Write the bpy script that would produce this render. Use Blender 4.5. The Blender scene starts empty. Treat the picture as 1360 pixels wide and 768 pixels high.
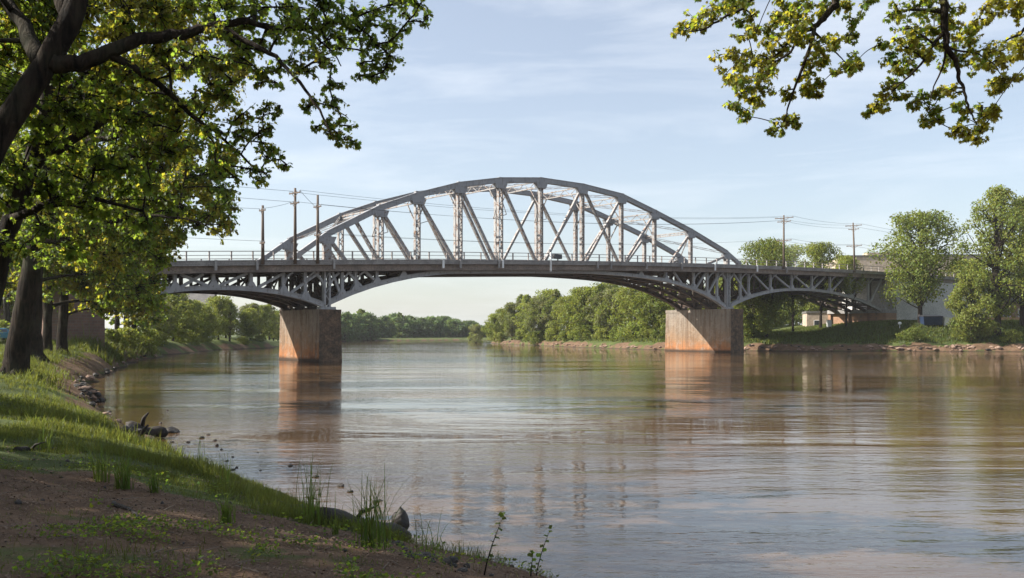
import bpy, math, random
import numpy as np
from mathutils import Vector, Matrix
random.seed(7); rng = np.random.default_rng(7)
sc = bpy.context.scene; COL = sc.collection
F = 1200.0; CX = 680.0; HY = 441.0; EYE = 3.0      # photograph pixels: focal length, centre, horizon; eye height in metres
R = math.radians
# ------------------------------------------------------------------ object helpers
def link(o, parent=None):
    COL.objects.link(o)
    if parent is not None: o.parent = parent
    return o
def tag(o, label=None, cat=None, group=None, kind=None):
    if label: o['label'] = label
    if cat: o['category'] = cat
    if group: o['group'] = group
    if kind: o['kind'] = kind
    return o
def thing(name, label, cat, loc=(0,0,0), rz=0, group=None):
    o = bpy.data.objects.new(name, None); o.empty_display_size = .3
    o.location = loc; o.rotation_euler = (0,0,rz); link(o)
    return tag(o, label, cat, group)
def mesh_np(name, V, Fs, mat, smooth=False):
    """V (n,3); Fs = list of (m,k) index arrays"""
    me = bpy.data.meshes.new(name); V = np.asarray(V, dtype=np.float32)
    me.vertices.add(len(V)); me.vertices.foreach_set('co', V.ravel())
    loops = np.concatenate([f.ravel() for f in Fs]).astype(np.int32)
    tot = np.concatenate([np.full(len(f), f.shape[1]) for f in Fs]).astype(np.int32)
    st = np.concatenate([[0], np.cumsum(tot)[:-1]]).astype(np.int32)
    me.loops.add(len(loops)); me.loops.foreach_set('vertex_index', loops)
    me.polygons.add(len(tot)); me.polygons.foreach_set('loop_start', st)
    me.update(calc_edges=True)
    if smooth: me.polygons.foreach_set('use_smooth', np.ones(len(tot), dtype=bool))
    if mat: me.materials.append(mat)
    return me
def obj(name, me, parent=None, loc=None):
    o = bpy.data.objects.new(name, me)
    if loc is not None: o.location = loc
    return link(o, parent)
class MB:
    def __init__(s): s.v = []; s.f = []
    def add(s, vs, fs):
        n = len(s.v); s.v += [tuple(v) for v in vs]; s.f += [tuple(i+n for i in f) for f in fs]; return s
    def hexa(s, b, t):
        return s.add(list(b)+list(t), [(3,2,1,0),(4,5,6,7),(0,1,5,4),(1,2,6,5),(2,3,7,6),(3,0,4,7)])
    def box(s, x0, x1, y0, y1, z0, z1):
        return s.hexa([(x0,y0,z0),(x1,y0,z0),(x1,y1,z0),(x0,y1,z0)], [(x0,y0,z1),(x1,y0,z1),(x1,y1,z1),(x0,y1,z1)])
    def beam(s, p, q, w, h, side=(0,0,1)):
        """w across `side` x axis, h along the direction nearest `side`"""
        p = Vector(p); q = Vector(q); d = (q-p).normalized(); sd = Vector(side)
        a = d.cross(sd)
        if a.length < 1e-4: a = d.cross(Vector((1,0,0)))
        a.normalize(); b = a.cross(d).normalized(); a = a*w/2; b = b*h/2
        return s.hexa([p-a-b, p+a-b, p+a+b, p-a+b], [q-a-b, q+a-b, q+a+b, q-a+b])
    def tube(s, pts, rad, n=8, cap=True):
        pts = [Vector(p) for p in pts]; rings = []
        N0 = None
        for i, p in enumerate(pts):
            d = (pts[min(i+1,len(pts)-1)]-pts[max(i-1,0)]).normalized()
            if N0 is None: N0 = d.orthogonal().normalized()
            else: N0 = (N0 - d*N0.dot(d)); N0 = N0.normalized() if N0.length > 1e-5 else d.orthogonal().normalized()
            B = d.cross(N0); r = rad[i] if hasattr(rad, '__len__') else rad
            rings.append([p + (N0*math.cos(2*math.pi*k/n)+B*math.sin(2*math.pi*k/n))*r for k in range(n)])
        vs = [v for r_ in rings for v in r_]; fs = []
        for i in range(len(pts)-1):
            for k in range(n):
                fs.append((i*n+k, i*n+(k+1)%n, (i+1)*n+(k+1)%n, (i+1)*n+k))
        if cap: fs.append(tuple(range(n-1,-1,-1))); fs.append(tuple((len(pts)-1)*n+k for k in range(n)))
        return s.add(vs, fs)
    def build(s, name, mat, parent=None, smooth=False, bevel=0):
        me = bpy.data.meshes.new(name); me.from_pydata(s.v, [], s.f); me.update()
        if smooth: me.polygons.foreach_set('use_smooth', [True]*len(me.polygons))
        me.materials.append(mat); o = obj(name, me, parent)
        if bevel:
            m = o.modifiers.new('bevel', 'BEVEL'); m.width = bevel; m.segments = 1
        return o
# ------------------------------------------------------------------ value noise
def vnoise(x, y, seed=0):
    x = np.asarray(x, float); y = np.asarray(y, float)
    xi = np.floor(x).astype(np.int64); yi = np.floor(y).astype(np.int64); fx = x-xi; fy = y-yi
    def h(a, b):
        n = (a*374761393 + b*668265263 + seed*974634777) & 0xffffffff
        n = ((n ^ (n >> 13))*1274126177) & 0xffffffff
        return ((n ^ (n >> 16)) & 0xffff)/65535.0
    u = fx*fx*(3-2*fx); v = fy*fy*(3-2*fy)
    return (h(xi,yi)*(1-u)+h(xi+1,yi)*u)*(1-v) + (h(xi,yi+1)*(1-u)+h(xi+1,yi+1)*u)*v
def fbm(x, y, seed=0, o=4):
    s = 0; a = .5; t = 0
    for i in range(o):
        s = s + a*vnoise(np.asarray(x)*2**i, np.asarray(y)*2**i, seed+i*17); t += a; a *= .5
    return s/t
def sstep(a, b, x):
    t = np.clip((np.asarray(x, float)-a)/(b-a), 0, 1); return t*t*(3-2*t)
# ------------------------------------------------------------------ material helpers
class NT:
    def __init__(s, name):
        s.m = bpy.data.materials.new(name); s.m.use_nodes = True; s.t = s.m.node_tree; s.t.nodes.clear()
        s.out = s.t.nodes.new('ShaderNodeOutputMaterial')
    def n(s, typ, ins=None, **kw):
        nd = s.t.nodes.new('ShaderNode'+typ)
        for k, v in kw.items(): setattr(nd, k, v)
        if ins:
            for k, v in ins.items(): s.set(nd, k, v)
        return nd
    def set(s, nd, k, v):
        sock = nd.inputs[k]
        if isinstance(v, bpy.types.NodeSocket): s.t.links.new(v, sock)
        else:
            if isinstance(v, tuple) and len(v) == 3 and sock.type == 'RGBA': v = v+(1,)
            sock.default_value = v
    def coord(s, kind='Object', scale=(1,1,1)):
        c = s.n('TexCoord'); m = s.n('Mapping', {'Vector': c.outputs[kind], 'Scale': scale}); return m.outputs[0]
    def noise(s, vec, scale, detail=4, rough=.55, dist=0):
        return s.n('TexNoise', {'Vector': vec, 'Scale': scale, 'Detail': detail, 'Roughness': rough, 'Distortion': dist}).outputs[0]
    def ramp(s, fac, stops):
        r = s.n('ValToRGB', {'Fac': fac}); e = r.color_ramp.elements
        while len(e) < len(stops): e.new(.5)
        for el, (p, c) in zip(e, stops):
            el.position = p; el.color = (c,c,c,1) if not isinstance(c, tuple) else c+(1,)
        return r.outputs[0]
    def mix(s, fac, a, b, mode='MIX'):
        m = s.n('Mix', data_type='RGBA', blend_type=mode)
        s.set(m, 0, fac); s.set(m, 6, a); s.set(m, 7, b); return m.outputs[2]
    def math(s, op, a, b=0.0, c=None):
        m = s.n('Math', operation=op); s.set(m, 0, a); s.set(m, 1, b)
        if c is not None: s.set(m, 2, c)
        return m.outputs[0]
    def bump(s, h, strength=.5, dist=.05, normal=None):
        b = s.n('Bump', {'Height': h, 'Strength': strength, 'Distance': dist})
        if normal: s.set(b, 'Normal', normal)
        return b.outputs[0]
    def prin(s, col, rough=.8, normal=None, metal=0, spec=.5, **kw):
        p = s.n('BsdfPrincipled', {'Base Color': col, 'Roughness': rough, 'Metallic': metal, 'Specular IOR Level': spec})
        if normal: s.set(p, 'Normal', normal)
        for k, v in kw.items(): s.set(p, k, v)
        s.t.links.new(p.outputs[0], s.out.inputs[0]); return s.m
def m_simple(name, a, b, scale=3, rough=.8, metal=0, bump=.2, detail=4, kind='Object', stretch=(1,1,1), spec=.4):
    t = NT(name); v = t.coord(kind, stretch); n1 = t.noise(v, scale, detail); n2 = t.noise(v, scale*9, 3)
    c = t.mix(t.ramp(n1, [(.35,0.0),(.68,1.0)]), a, b)
    c = t.mix(.35, c, t.ramp(n2, [(.3,.15),(.7,.9)]), 'OVERLAY')
    return t.prin(c, rough, t.bump(n2, bump, .03), metal, spec)
def m_leaf(name, base, trans, var=.25, tw=.45):
    t = NT(name); g = t.n('NewGeometry').outputs['Random Per Island']
    oi = t.n('ObjectInfo').outputs['Random']
    hue = t.math('MULTIPLY_ADD', g, .05, .475)
    val = t.math('MULTIPLY_ADD', g, var*2, 1-var)
    val = t.math('MULTIPLY', val, t.math('MULTIPLY_ADD', oi, .3, .85))
    hs = t.n('HueSaturation', {'Hue': hue, 'Saturation': 1.0, 'Value': val, 'Color': base})
    ht = t.n('HueSaturation', {'Hue': hue, 'Saturation': 1.0, 'Value': val, 'Color': trans})
    d = t.n('BsdfPrincipled', {'Base Color': hs.outputs[0], 'Roughness': .55, 'Specular IOR Level': .25})
    tr = t.n('BsdfTranslucent', {'Color': ht.outputs[0]})
    mx = t.n('MixShader', {0: tw, 1: d.outputs[0], 2: tr.outputs[0]})
    t.t.links.new(mx.outputs[0], t.out.inputs[0]); return t.m
M = {}
M['steel'] = None
def m_steel(name, a, b, rust, amt):
    t = NT(name); v = t.coord('Object'); n1 = t.noise(v, .7, 5, .6); n2 = t.noise(v, 3.2, 5, .65)
    vs = t.coord('Object', (3,3,.5)); n3 = t.noise(vs, 1.6, 4)
    c = t.mix(t.ramp(n1, [(.3,0.0),(.7,1.0)]), a, b)
    c = t.mix(t.ramp(n2, [(amt,0.0),(amt+.13,1.0)]), c, rust)
    c = t.mix(t.ramp(n3, [(.55,0.0),(.75,.6)]), c, (.09,.07,.06))
    return t.prin(c, .62, t.bump(n2, .3, .02), 0, .35)
M['chord'] = m_steel('weathered_grey_paint', (.23,.24,.255), (.30,.305,.315), (.13,.08,.05), .58)
M['member'] = m_steel('rust_stained_grey_paint', (.25,.248,.245), (.33,.325,.315), (.17,.09,.05), .50)
M['rib'] = m_steel('pale_grey_rib_paint', (.27,.27,.275), (.36,.355,.35), (.15,.10,.07), .58)
M['under'] = m_steel('shade_dark_underside_paint', (.055,.042,.035), (.085,.065,.052), (.08,.04,.025), .5)  # shade below the deck is put into this dark colour, rust besides
M['rail'] = m_simple('galvanised_rail', (.22,.20,.19), (.33,.30,.28), 2, .6)
M['kerb'] = m_simple('deck_edge_concrete', (.22,.21,.205), (.33,.315,.30), 1.2, .85)
M['girder'] = m_simple('stained_fascia_girder', (.15,.12,.10), (.25,.20,.165), .6, .8)
M['asphalt'] = m_simple('asphalt', (.05,.05,.05), (.07,.068,.065), 2, .9)
M['wood'] = m_simple('pole_wood', (.09,.065,.05), (.14,.105,.08), 3, .9, stretch=(1,1,.15))
M['wire'] = m_simple('cable_black', (.05,.05,.055), (.07,.07,.07), 2, .6, bump=0)
M['porcelain'] = m_simple('insulator_grey', (.3,.3,.3), (.4,.4,.4), 2, .3, bump=0)
M['darkmetal'] = m_simple('dark_metal', (.03,.03,.035), (.05,.05,.055), 2, .45)
M['white'] = m_simple('white_painted', (.70,.70,.68), (.80,.80,.78), 1.5, .6)
M['bark'] = None
t = NT('bark'); v = t.coord('Object', (1,1,.16)); n1 = t.noise(v, 9, 5, .65, .6); n2 = t.noise(t.coord('Object'), 1.3, 4)
c = t.mix(t.ramp(n1, [(.35,0.0),(.62,1.0)]), (.006,.005,.004), (.038,.027,.019)); c = t.mix(t.ramp(n2, [(.5,0.0),(.75,.5)]), c, (.07,.075,.045))
M['bark'] = t.prin(c, .95, t.bump(n1, 1.0, .08), 0, .15)
M['bark_pale'] = m_simple('pale_bark', (.11,.085,.065), (.20,.16,.125), 3, .95, stretch=(1,1,.3), bump=.6)
# pier concrete: orange river stain from the waterline up, dark streaks from the top
t = NT('stained_pier_concrete'); co = t.n('TexCoord').outputs['Object']; sx = t.n('SeparateXYZ', {0: co}); z = sx.outputs[2]
v = t.coord('Object'); nA = t.noise(v, .55, 5, .6); nB = t.noise(v, 3.0, 5, .7); nC = t.noise(t.coord('Object', (2.2,2.2,.13)), 1.3, 4, .6)
up = t.math('ADD', z, t.math('MULTIPLY_ADD', nA, 3.0, -1.5)); upr = t.math('DIVIDE', up, 5.5)
c = t.ramp(upr, [(.0,(.20,.085,.035)),(.10,(.37,.155,.06)),(.34,(.27,.17,.10)),(.66,(.245,.19,.14)),(1.0,(.23,.20,.165))])
c = t.mix(t.ramp(nC, [(.45,0.0),(.66,.7)]), c, (.11,.07,.045))
c = t.mix(t.ramp(nB, [(.54,0.0),(.72,.75)]), c, (.12,.095,.075)); c = t.mix(t.ramp(t.noise(v, .9, 6, .75), [(.5,0.0),(.62,.55)]), c, (.30,.25,.20))
c = t.mix(t.ramp(t.math('DIVIDE', t.math('ADD', z, t.math('MULTIPLY', nB, .3)), 1.0), [(.3,.95),(.6,0.0)]), c, (.05,.035,.025))
brd = t.n('TexWave', {'Vector': t.coord('Object'), 'Scale': .9, 'Distortion': 0.0}, bands_direction='Z').outputs[1]
M['pier'] = t.prin(c, .9, t.bump(t.math('ADD', nB, t.math('MULTIPLY', brd, .05)), .8, .08), 0, .2)
t = NT('shade_dark_mottled_concrete'); v = t.coord('Object'); nA = t.noise(v, 1.4, 6, .7); nB = t.noise(v, 5.0, 5, .7)  # pier end face: same concrete, its shade painted in over real mottling
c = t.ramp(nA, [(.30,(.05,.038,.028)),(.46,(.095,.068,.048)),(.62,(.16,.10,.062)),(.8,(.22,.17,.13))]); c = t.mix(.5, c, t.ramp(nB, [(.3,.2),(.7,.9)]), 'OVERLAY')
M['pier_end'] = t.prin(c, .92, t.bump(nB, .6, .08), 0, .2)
def m_brick(name, a, b, mortar, sc_=1.0, w=.5, h=.22):
    t = NT(name); c0 = t.n('TexCoord').outputs['Object']; s_ = t.n('SeparateXYZ', {0: c0})
    cv = t.n('CombineXYZ', {0: t.math('ADD', s_.outputs[0], s_.outputs[1]), 1: s_.outputs[2]}).outputs[0]
    br = t.n('TexBrick', {'Vector': cv, 'Color1': a, 'Color2': b, 'Mortar': mortar, 'Scale': sc_, 'Mortar Size': .025, 'Brick Width': w, 'Row Height': h})
    n = t.noise(t.coord('Object'), .9, 5, .6); c = t.mix(t.ramp(n, [(.42,0.0),(.72,.6)]), br.outputs[0], (.10,.075,.06))
    return t.prin(c, .9, t.bump(br.outputs[1], -.4, .02), 0, .2)
M['stone'] = m_brick('warm_stone_blocks', (.40,.24,.15), (.33,.19,.12), (.26,.19,.14), 1, .9, .4)
M['brick'] = m_brick('red_brick', (.30,.12,.07), (.24,.10,.06), (.25,.2,.17), 1, .3, .1)
M['dbrick'] = m_brick('brown_brick', (.19,.11,.08), (.14,.085,.065), (.16,.13,.11), 1, .6, .25)
M['wallgrey'] = m_simple('board_marked_concrete', (.40,.39,.37), (.50,.48,.45), .35, .9, stretch=(1,1,2))
M['beige'] = m_simple('beige_cladding', (.34,.27,.21), (.41,.34,.27), .2, .85)
M['roofdark'] = m_simple('dark_roofing', (.09,.085,.08), (.14,.13,.12), 1, .9)
M['glassdark'] = m_simple('dark_window_glass', (.02,.025,.03), (.03,.035,.04), 1, .08, bump=0, spec=.6)
M['rubber'] = m_simple('tyre_rubber', (.02,.02,.02), (.03,.03,.03), 5, .8)
M['bluepaint'] = m_simple('blue_car_paint', (.03,.12,.20), (.035,.13,.22), 1, .3, bump=0)
M['navypaint'] = m_simple('navy_car_paint', (.02,.035,.07), (.025,.04,.08), 1, .3, bump=0)
M['silver'] = m_simple('silver_car_paint', (.45,.46,.47), (.5,.5,.51), 1, .3, bump=0)
M['rock'] = m_simple('river_rock', (.17,.11,.08), (.29,.20,.15), 1.6, .9, bump=.6)
M['rockdark'] = m_simple('wet_dark_rock', (.020,.017,.015), (.048,.039,.032), 2.5, .6, bump=.6)
M['log'] = m_simple('waterlogged_wood', (.018,.014,.011), (.045,.034,.026), 4, .75, bump=.8, stretch=(.3,1,1))
M['leafA'] = m_leaf('maple_leaf', (.056,.092,.020), (.34,.43,.04), .4, .5)
M['leafB'] = m_leaf('maple_leaf_yellowing', (.085,.092,.020), (.50,.45,.04), .35, .55)
M['leafC'] = m_leaf('bank_tree_leaf', (.100,.128,.026), (.36,.40,.045), .35, .32)
M['leafD'] = m_leaf('bank_tree_leaf_yellow', (.150,.170,.032), (.45,.48,.06), .35, .32)
M['leafE'] = m_leaf('bank_tree_leaf_dull', (.12,.125,.055), (.32,.33,.09), .35, .3)
M['leafF'] = m_leaf('far_tree_leaf', (.070,.110,.040), (.22,.30,.07), .3, .3)
M['grass'] = m_leaf('grass_blade', (.050,.070,.017), (.21,.225,.035), .4, .42)
M['reed'] = m_leaf('reed_blade', (.060,.10,.022), (.22,.28,.04), .3, .4)
M['litter'] = m_simple('dead_leaf', (.08,.05,.03), (.22,.15,.10), 60, .8, bump=0, kind='Object')

# ------------------------------------------------------------------ terrain
NEAR = [(60,-400),(26,-30),(13,-6),(6.5,2),(1.6,8.8),(-.62,11.0),(-1.5,12.2),(-3.1,14.5),(-5,17.2),(-7.3,20.1),(-9.8,24.2),(-11.9,26.9),(-13.2,31),
        (-16.6,35.2),(-18.6,41),(-22.4,47.6),(-25.2,55),(-28,61),(-33.2,76.6),(-38.5,90),(-41,104),(-45.5,116),(-47,132),(-49.5,150),(-47.5,160),(-45.7,171),(-50,195),(-58,245),(-50,300),(-22,328),(60,345),
        (600,380),(3200,420),(3200,3500),(-3200,3500),(-3200,-400)]
RIGHT = [(-6,240),(-2,222),(3.4,206),(8,191),(12,180),(18,163),(25,151),(31,146),(37,144),(43,140),(48.5,138.5),(54,139.5),(60,138),(68,137.5),(77,136),(90,137),(130,134),(300,140),(3200,160),(3200,300),(600,290),(120,262),(40,252),(5,250)]
def sdist(x, y, poly):
    x = np.asarray(x, float); y = np.asarray(y, float); d = np.full(x.shape, 1e18); ins = np.zeros(x.shape, bool)
    n = len(poly)
    for i in range(n):
        ax, ay = poly[i]; bx, by = poly[(i+1)%n]; ex, ey = bx-ax, by-ay
        t_ = np.clip(((x-ax)*ex+(y-ay)*ey)/(ex*ex+ey*ey), 0, 1)
        d = np.minimum(d, (x-ax-t_*ex)**2+(y-ay-t_*ey)**2)
        with np.errstate(divide='ignore', invalid='ignore'):
            ins ^= ((ay > y) != (by > y)) & (x < (bx-ax)*(y-ay)/((by-ay) if by != ay else 1e-9)+ax)
    return np.sqrt(d)*np.where(ins, 1, -1)
def ground(x, y, full=False):
    x = np.asarray(x, float); y = np.asarray(y, float)
    sn = sdist(x, y, NEAR); sr = sdist(x, y, RIGHT)
    wob = (fbm(x/2.3, y/2.3, 3, 3)-.5)*1.5*np.clip(np.hypot(x, y)/35, .25, 1) + (fbm(x/9, y/9, 8, 3)-.5)*2.2*sstep(30, 120, np.hypot(x, y))
    a = sn+wob; b = sr+wob
    bump_ = (fbm(x/.9, y/.9, 11, 4)-.5)*.16
    hn = 1.9*(1-np.exp(-np.maximum(a,0)/(3.2-1.4*sstep(25,60,y)))) + .10*sstep(0,.25,a) + bump_*sstep(0,.6,a)*(1-sstep(9,14,sn)*(y>60))
    hn = hn*(1-.6*sstep(170,230,y))
    hn = hn + 5*sstep(500,1100,y)*fbm(x/160, y/160, 5, 3)
    k = .45+.55*sstep(48, 66, x)
    hr = 1.15*(1-np.exp(-np.maximum(b,0)/1.0)) + 3.5*k*sstep(0,17,b) + (fbm(x/1.7, y/1.7, 21, 4)-.5)*.9*sstep(0,1.5,b)*(1-sstep(5,9,b)) + bump_*sstep(0,1,b)
    h = np.where(a > 0, hn, np.where(b > 0, hr, -.05+.35*np.maximum(np.maximum(a, b), -6)))
    if full: return h, a, b
    return h
def gz(x, y): return float(ground(np.array([x]), np.array([y]))[0])
def hit(px, py, ymin=4, ymax=420):
    """first ground point seen at a photograph pixel"""
    Y = np.concatenate([np.arange(ymin, 60, .1), np.arange(60, ymax, .35)]); X = (px-CX)/F*Y; Z = EYE-(py-HY)/F*Y
    h = ground(X, Y); w = np.where(h >= Z)[0]
    i = w[0] if len(w) else len(Y)-1
    return Vector((X[i], Y[i], h[i]))
def at(px, py, Y): return Vector(((px-CX)/F*Y, Y, EYE-(py-HY)/F*Y))
def axis(parts):
    o = []
    for a, b, s_ in parts: o.append(np.arange(a, b, s_))
    return np.concatenate(o)
gx = np.concatenate([-np.geomspace(3200, 75, 22), axis([(-72,-40,1.2),(-40,-20,.5),(-20,10,.17),(10,30,1.0),(30,96,.7)]), np.geomspace(97, 3200, 24)])
gy = np.concatenate([-np.geomspace(400, 12, 8), axis([(-10,3,.6),(3,36,.17),(36,64,.4),(64,124,.9),(124,168,.5),(168,360,2.4)]), np.geomspace(362, 3500, 20)])
GX, GY = np.meshgrid(gx, gy); gh, ga, gb = ground(GX.ravel(), GY.ravel(), True)
V = np.stack([GX.ravel(), GY.ravel(), gh], 1); nx = len(gx); ny = len(gy)
I = (np.arange(ny-1)[:,None]*nx+np.arange(nx-1)[None,:]).ravel()
me = mesh_np('ground', V, [np.stack([I, I+1, I+1+nx, I+nx], 1)], None, True)
def pathmask(x, y):
    """bare trodden earth at the photographer's feet, grassier to either side"""
    line = 7.5-.14*x
    wd = 1.15+1.0*sstep(-2.6, -.6, x)
    dd = np.abs(y-line)
    m = 1-sstep(wd-.35, wd+.45, dd+(fbm(x/.7, y/.7, 31, 4)-.5)*2.8)
    m = np.maximum(m, (y < line)*np.clip(.35+1.3*fbm(x/.9, y/.9, 37, 3)-.25, 0, 1))
    return m*(1-sstep(18, 24, y))
pm = pathmask(V[:,0], V[:,1]); shore = np.maximum(1-sstep(.3+.8*sstep(20,40,V[:,1])*(V[:,1]<110), 1.3+1.3*sstep(20,40,V[:,1])*(V[:,1]<110), np.where(ga > 0, ga, 99)+(fbm(V[:,0]/1.4, V[:,1]/1.4, 43, 3)-.5)*1.6), 1-sstep(.8, 2.6, np.where(gb > 0, gb, 99)+(fbm(V[:,0]/3, V[:,1]/3, 41, 3)-.5)*5))
bare = np.clip(np.maximum(pm, shore), 0, 1)
at_ = me.attributes.new('bare', 'FLOAT', 'POINT'); at_.data.foreach_set('value', bare.astype(np.float32))
t = NT('earth_and_turf'); co = t.n('NewGeometry').outputs['Position']
at2 = t.n('Attribute', attribute_name='bare').outputs['Fac']
n1 = t.noise(co, .5, 5, .6); n2 = t.noise(co, 6, 6, .7); n3 = t.noise(co, 40, 4, .6)
dirt = t.ramp(n2, [(.3,(.072,.043,.026)),(.55,(.135,.085,.053)),(.75,(.22,.15,.10))])
n4 = t.noise(co, 1.3, 5, .65); dirt = t.mix(t.ramp(n4, [(.42,0.0),(.62,.75)]), dirt, (.045,.026,.015))
dirt = t.mix(t.ramp(n3, [(.35,.0),(.7,.5)]), dirt, (.21,.13,.075))
turf = t.ramp(n1, [(.3,(.045,.062,.016)),(.55,(.075,.10,.024)),(.75,(.12,.125,.040))]); turf = t.mix(t.ramp(n3, [(.4,0.0),(.75,.6)]), turf, (.05,.045,.02))
fac = t.math('ADD', at2, t.math('MULTIPLY_ADD', n2, .8, -.4)); fac = t.ramp(fac, [(.35,0.0),(.62,1.0)])
c = t.mix(fac, turf, dirt)
sepz = t.n('SeparateXYZ', {0: co}).outputs[2]; wet = t.ramp(sepz, [(.02,1.0),(.16,0.0)])
c = t.mix(wet, c, (.045,.030,.020))
me.materials.append(t.prin(c, .92, t.bump(t.math('ADD', n3, t.math('MULTIPLY', n2, 2.0)), .7, .03), 0, .2))
tag(obj('ground', me), kind='structure')

# water
t = NT('river_water'); co = t.n('NewGeometry').outputs['Position']
def mp(s_, rot=0): return t.n('Mapping', {'Vector': co, 'Scale': s_, 'Rotation': (0,0,rot)}).outputs[0]
patch = t.ramp(t.noise(mp((.03,.10,1), .12), 1.0, 5, .65, 1.2), [(.44,.0),(.56,1.0)])
w1 = t.noise(mp((.9,2.6,1), .1), 1.0, 4, .55, .3); w2 = t.noise(mp((4.5,11.0,1), -.1), 1.0, 3, .5, .3); w3 = t.noise(mp((.16,.5,1), .05), 1.0, 3, .5, .5)
h_ = t.math('ADD', t.math('MULTIPLY', w1, t.math('MULTIPLY_ADD', patch, .016, .006)), t.math('MULTIPLY', w2, t.math('MULTIPLY_ADD', patch, .0050, .0012)))
h_ = t.math('ADD', h_, t.math('MULTIPLY', w3, .035))
silt = t.noise(mp((.02,.05,1), .2), 1.0, 4, .6, .6)
wc = t.ramp(silt, [(.38,(.022,.015,.008)),(.62,(.135,.080,.038))])
wn = t.bump(h_, 1.0, 1.0)
wm = t.prin(wc, .03, wn, 0, .5, IOR=1.65)
W = MB(); W.add([(-3200,-400,0),(3200,-400,0),(3200,600,0),(-3200,600,0)], [(0,1,2,3)])
tag(W.build('river_water', wm), kind='structure')

# ------------------------------------------------------------------ bridge frame of reference
U = Vector((.778,.628,0)); Wv = Vector((-.628,.778,0)); O = Vector((-18.9,92.0,0))
def P(s, d, z): return O + U*s + Wv*d + Vector((0,0,z))
def s_of(px, d=0):
    t_ = (px-CX)/F; o = O + Wv*d
    return (o.y*t_-o.x)/(U.x-U.y*t_)
def sz(px, py, d=0):
    s = s_of(px, d); Y = (O+Wv*d).y+U.y*s
    return s, EYE+(HY-py)/F*Y
WD = 8.8; ON = -1.3; OF = WD+1.9
cz = np.polyfit([-22,-15,0,24.4,64.7,111,135],[9.05,9.45,10.2,11.5,12.85,13.5,13.6],3)
def zd(s):
    s = max(-32, min(135, s)); return float(np.polyval(cz, s))
def curve(pts):
    a = [sz(*p) for p in pts]; S = [q[0] for q in a]; Z = [q[1] for q in a]
    return lambda s: float(np.interp(s, S, Z)), S[0], S[-1]
def smoothcurve(pts, deg=4):
    a = [sz(*p) for p in pts]; S = [q[0] for q in a]; Z = [q[1] for q in a]; c_ = np.polyfit(S, Z, deg)
    return lambda s: float(np.polyval(c_, s)), S[0], S[-1]
ribL = smoothcurve([(150,405),(170,398),(190,392.5),(212,388),(232,385.5),(258,383),(283,382),(308,382.5),(333,384),(358,387),(385,391),(410,398),(431,406)])
ribM = smoothcurve([(436,406),(454,391),(478,382),(502,375),(530,370),(558,366.5),(610,361.5),(660,359.5),(720,358.7),(780,360),(824,364),(855,368),(883,373),(921,384),(940,393),(962,406)], 4)
ribR = smoothcurve([(969,406),(993,395),(1023,387),(1051,385),(1078,385),(1102,388.5),(1129,394.5),(1153,404),(1172,414)])
bridge = thing('steel_arch_bridge', 'long grey steel bridge with a humped truss over two river piers', 'bridge', P(0,0,0))
def bp(name, mb, mat, parent=None, smooth=False):
    o = mb.build(name, mat, None, smooth)
    o.data.transform(Matrix.Translation(-bridge.location)); o.parent = parent or bridge
    return o
S0, S1 = -62, 190
ss = [S0+ i*(S1-S0)/126 for i in range(127)]
def strip(mb, d0, d1, zt, zb, sl=ss):
    """box swept along the deck between offsets d0,d1 and heights deck+zb..deck+zt"""
    vs = []; fs = []
    for s in sl:
        z = zd(s); vs += [P(s,d0,z+zb), P(s,d1,z+zb), P(s,d1,z+zt), P(s,d0,z+zt)]
    for i in range(len(sl)-1):
        a = i*4; b = a+4
        for k in range(4): fs.append((a+k, b+k, b+(k+1)%4, a+(k+1)%4))
    n = len(vs); fs += [(3,2,1,0), (n-4,n-3,n-2,n-1)]
    mb.add(vs, fs)
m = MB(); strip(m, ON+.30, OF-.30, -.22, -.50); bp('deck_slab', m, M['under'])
m = MB(); strip(m, .62, WD-.62, -.14, -.216); bp('roadway', m, M['asphalt'])
for d0, d1 in ((ON, ON+.32), (OF-.32, OF)):
    m = MB(); strip(m, d0, d1, -.12, -.34); strip(m, d0-.08, d1+.04, .0, -.117); strip(m, d0+.05, d1, -.343, -.50); bp('deck_edge', m, M['kerb'])
for d0 in (ON+.42, OF-.62):
    m = MB(); strip(m, d0, d0+.2, -.505, -1.10); strip(m, d0-.1, d0+.3, -1.103, -1.16); bp('fascia_girder', m, M['girder'])
m = MB()
for d in (.9, 3.1, 5.7, 7.9): strip(m, d, d+.25, -.505, -1.05)
bp('stringer', m, M['under'])
m = MB(); s = S0+1
while s < S1: m.beam(P(s,ON+.8,zd(s)-.83), P(s,OF-.8,zd(s)-.83), .25, .6); s += 3.1
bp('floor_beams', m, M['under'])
# light brackets hanging at the deck edge
for px in (286,341,443,588,611,662,667,793,811,858,905,949,1005,1044):
    s = s_of(px, ON); z = zd(s); m = MB(); m.beam(P(s,ON-.12,z-.95), P(s,ON-.12,z+.02), .22, .16, Wv)
    bp('drain_bracket', m, M['white'] if px in (588,667,949,1005) else M['kerb'])
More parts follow.
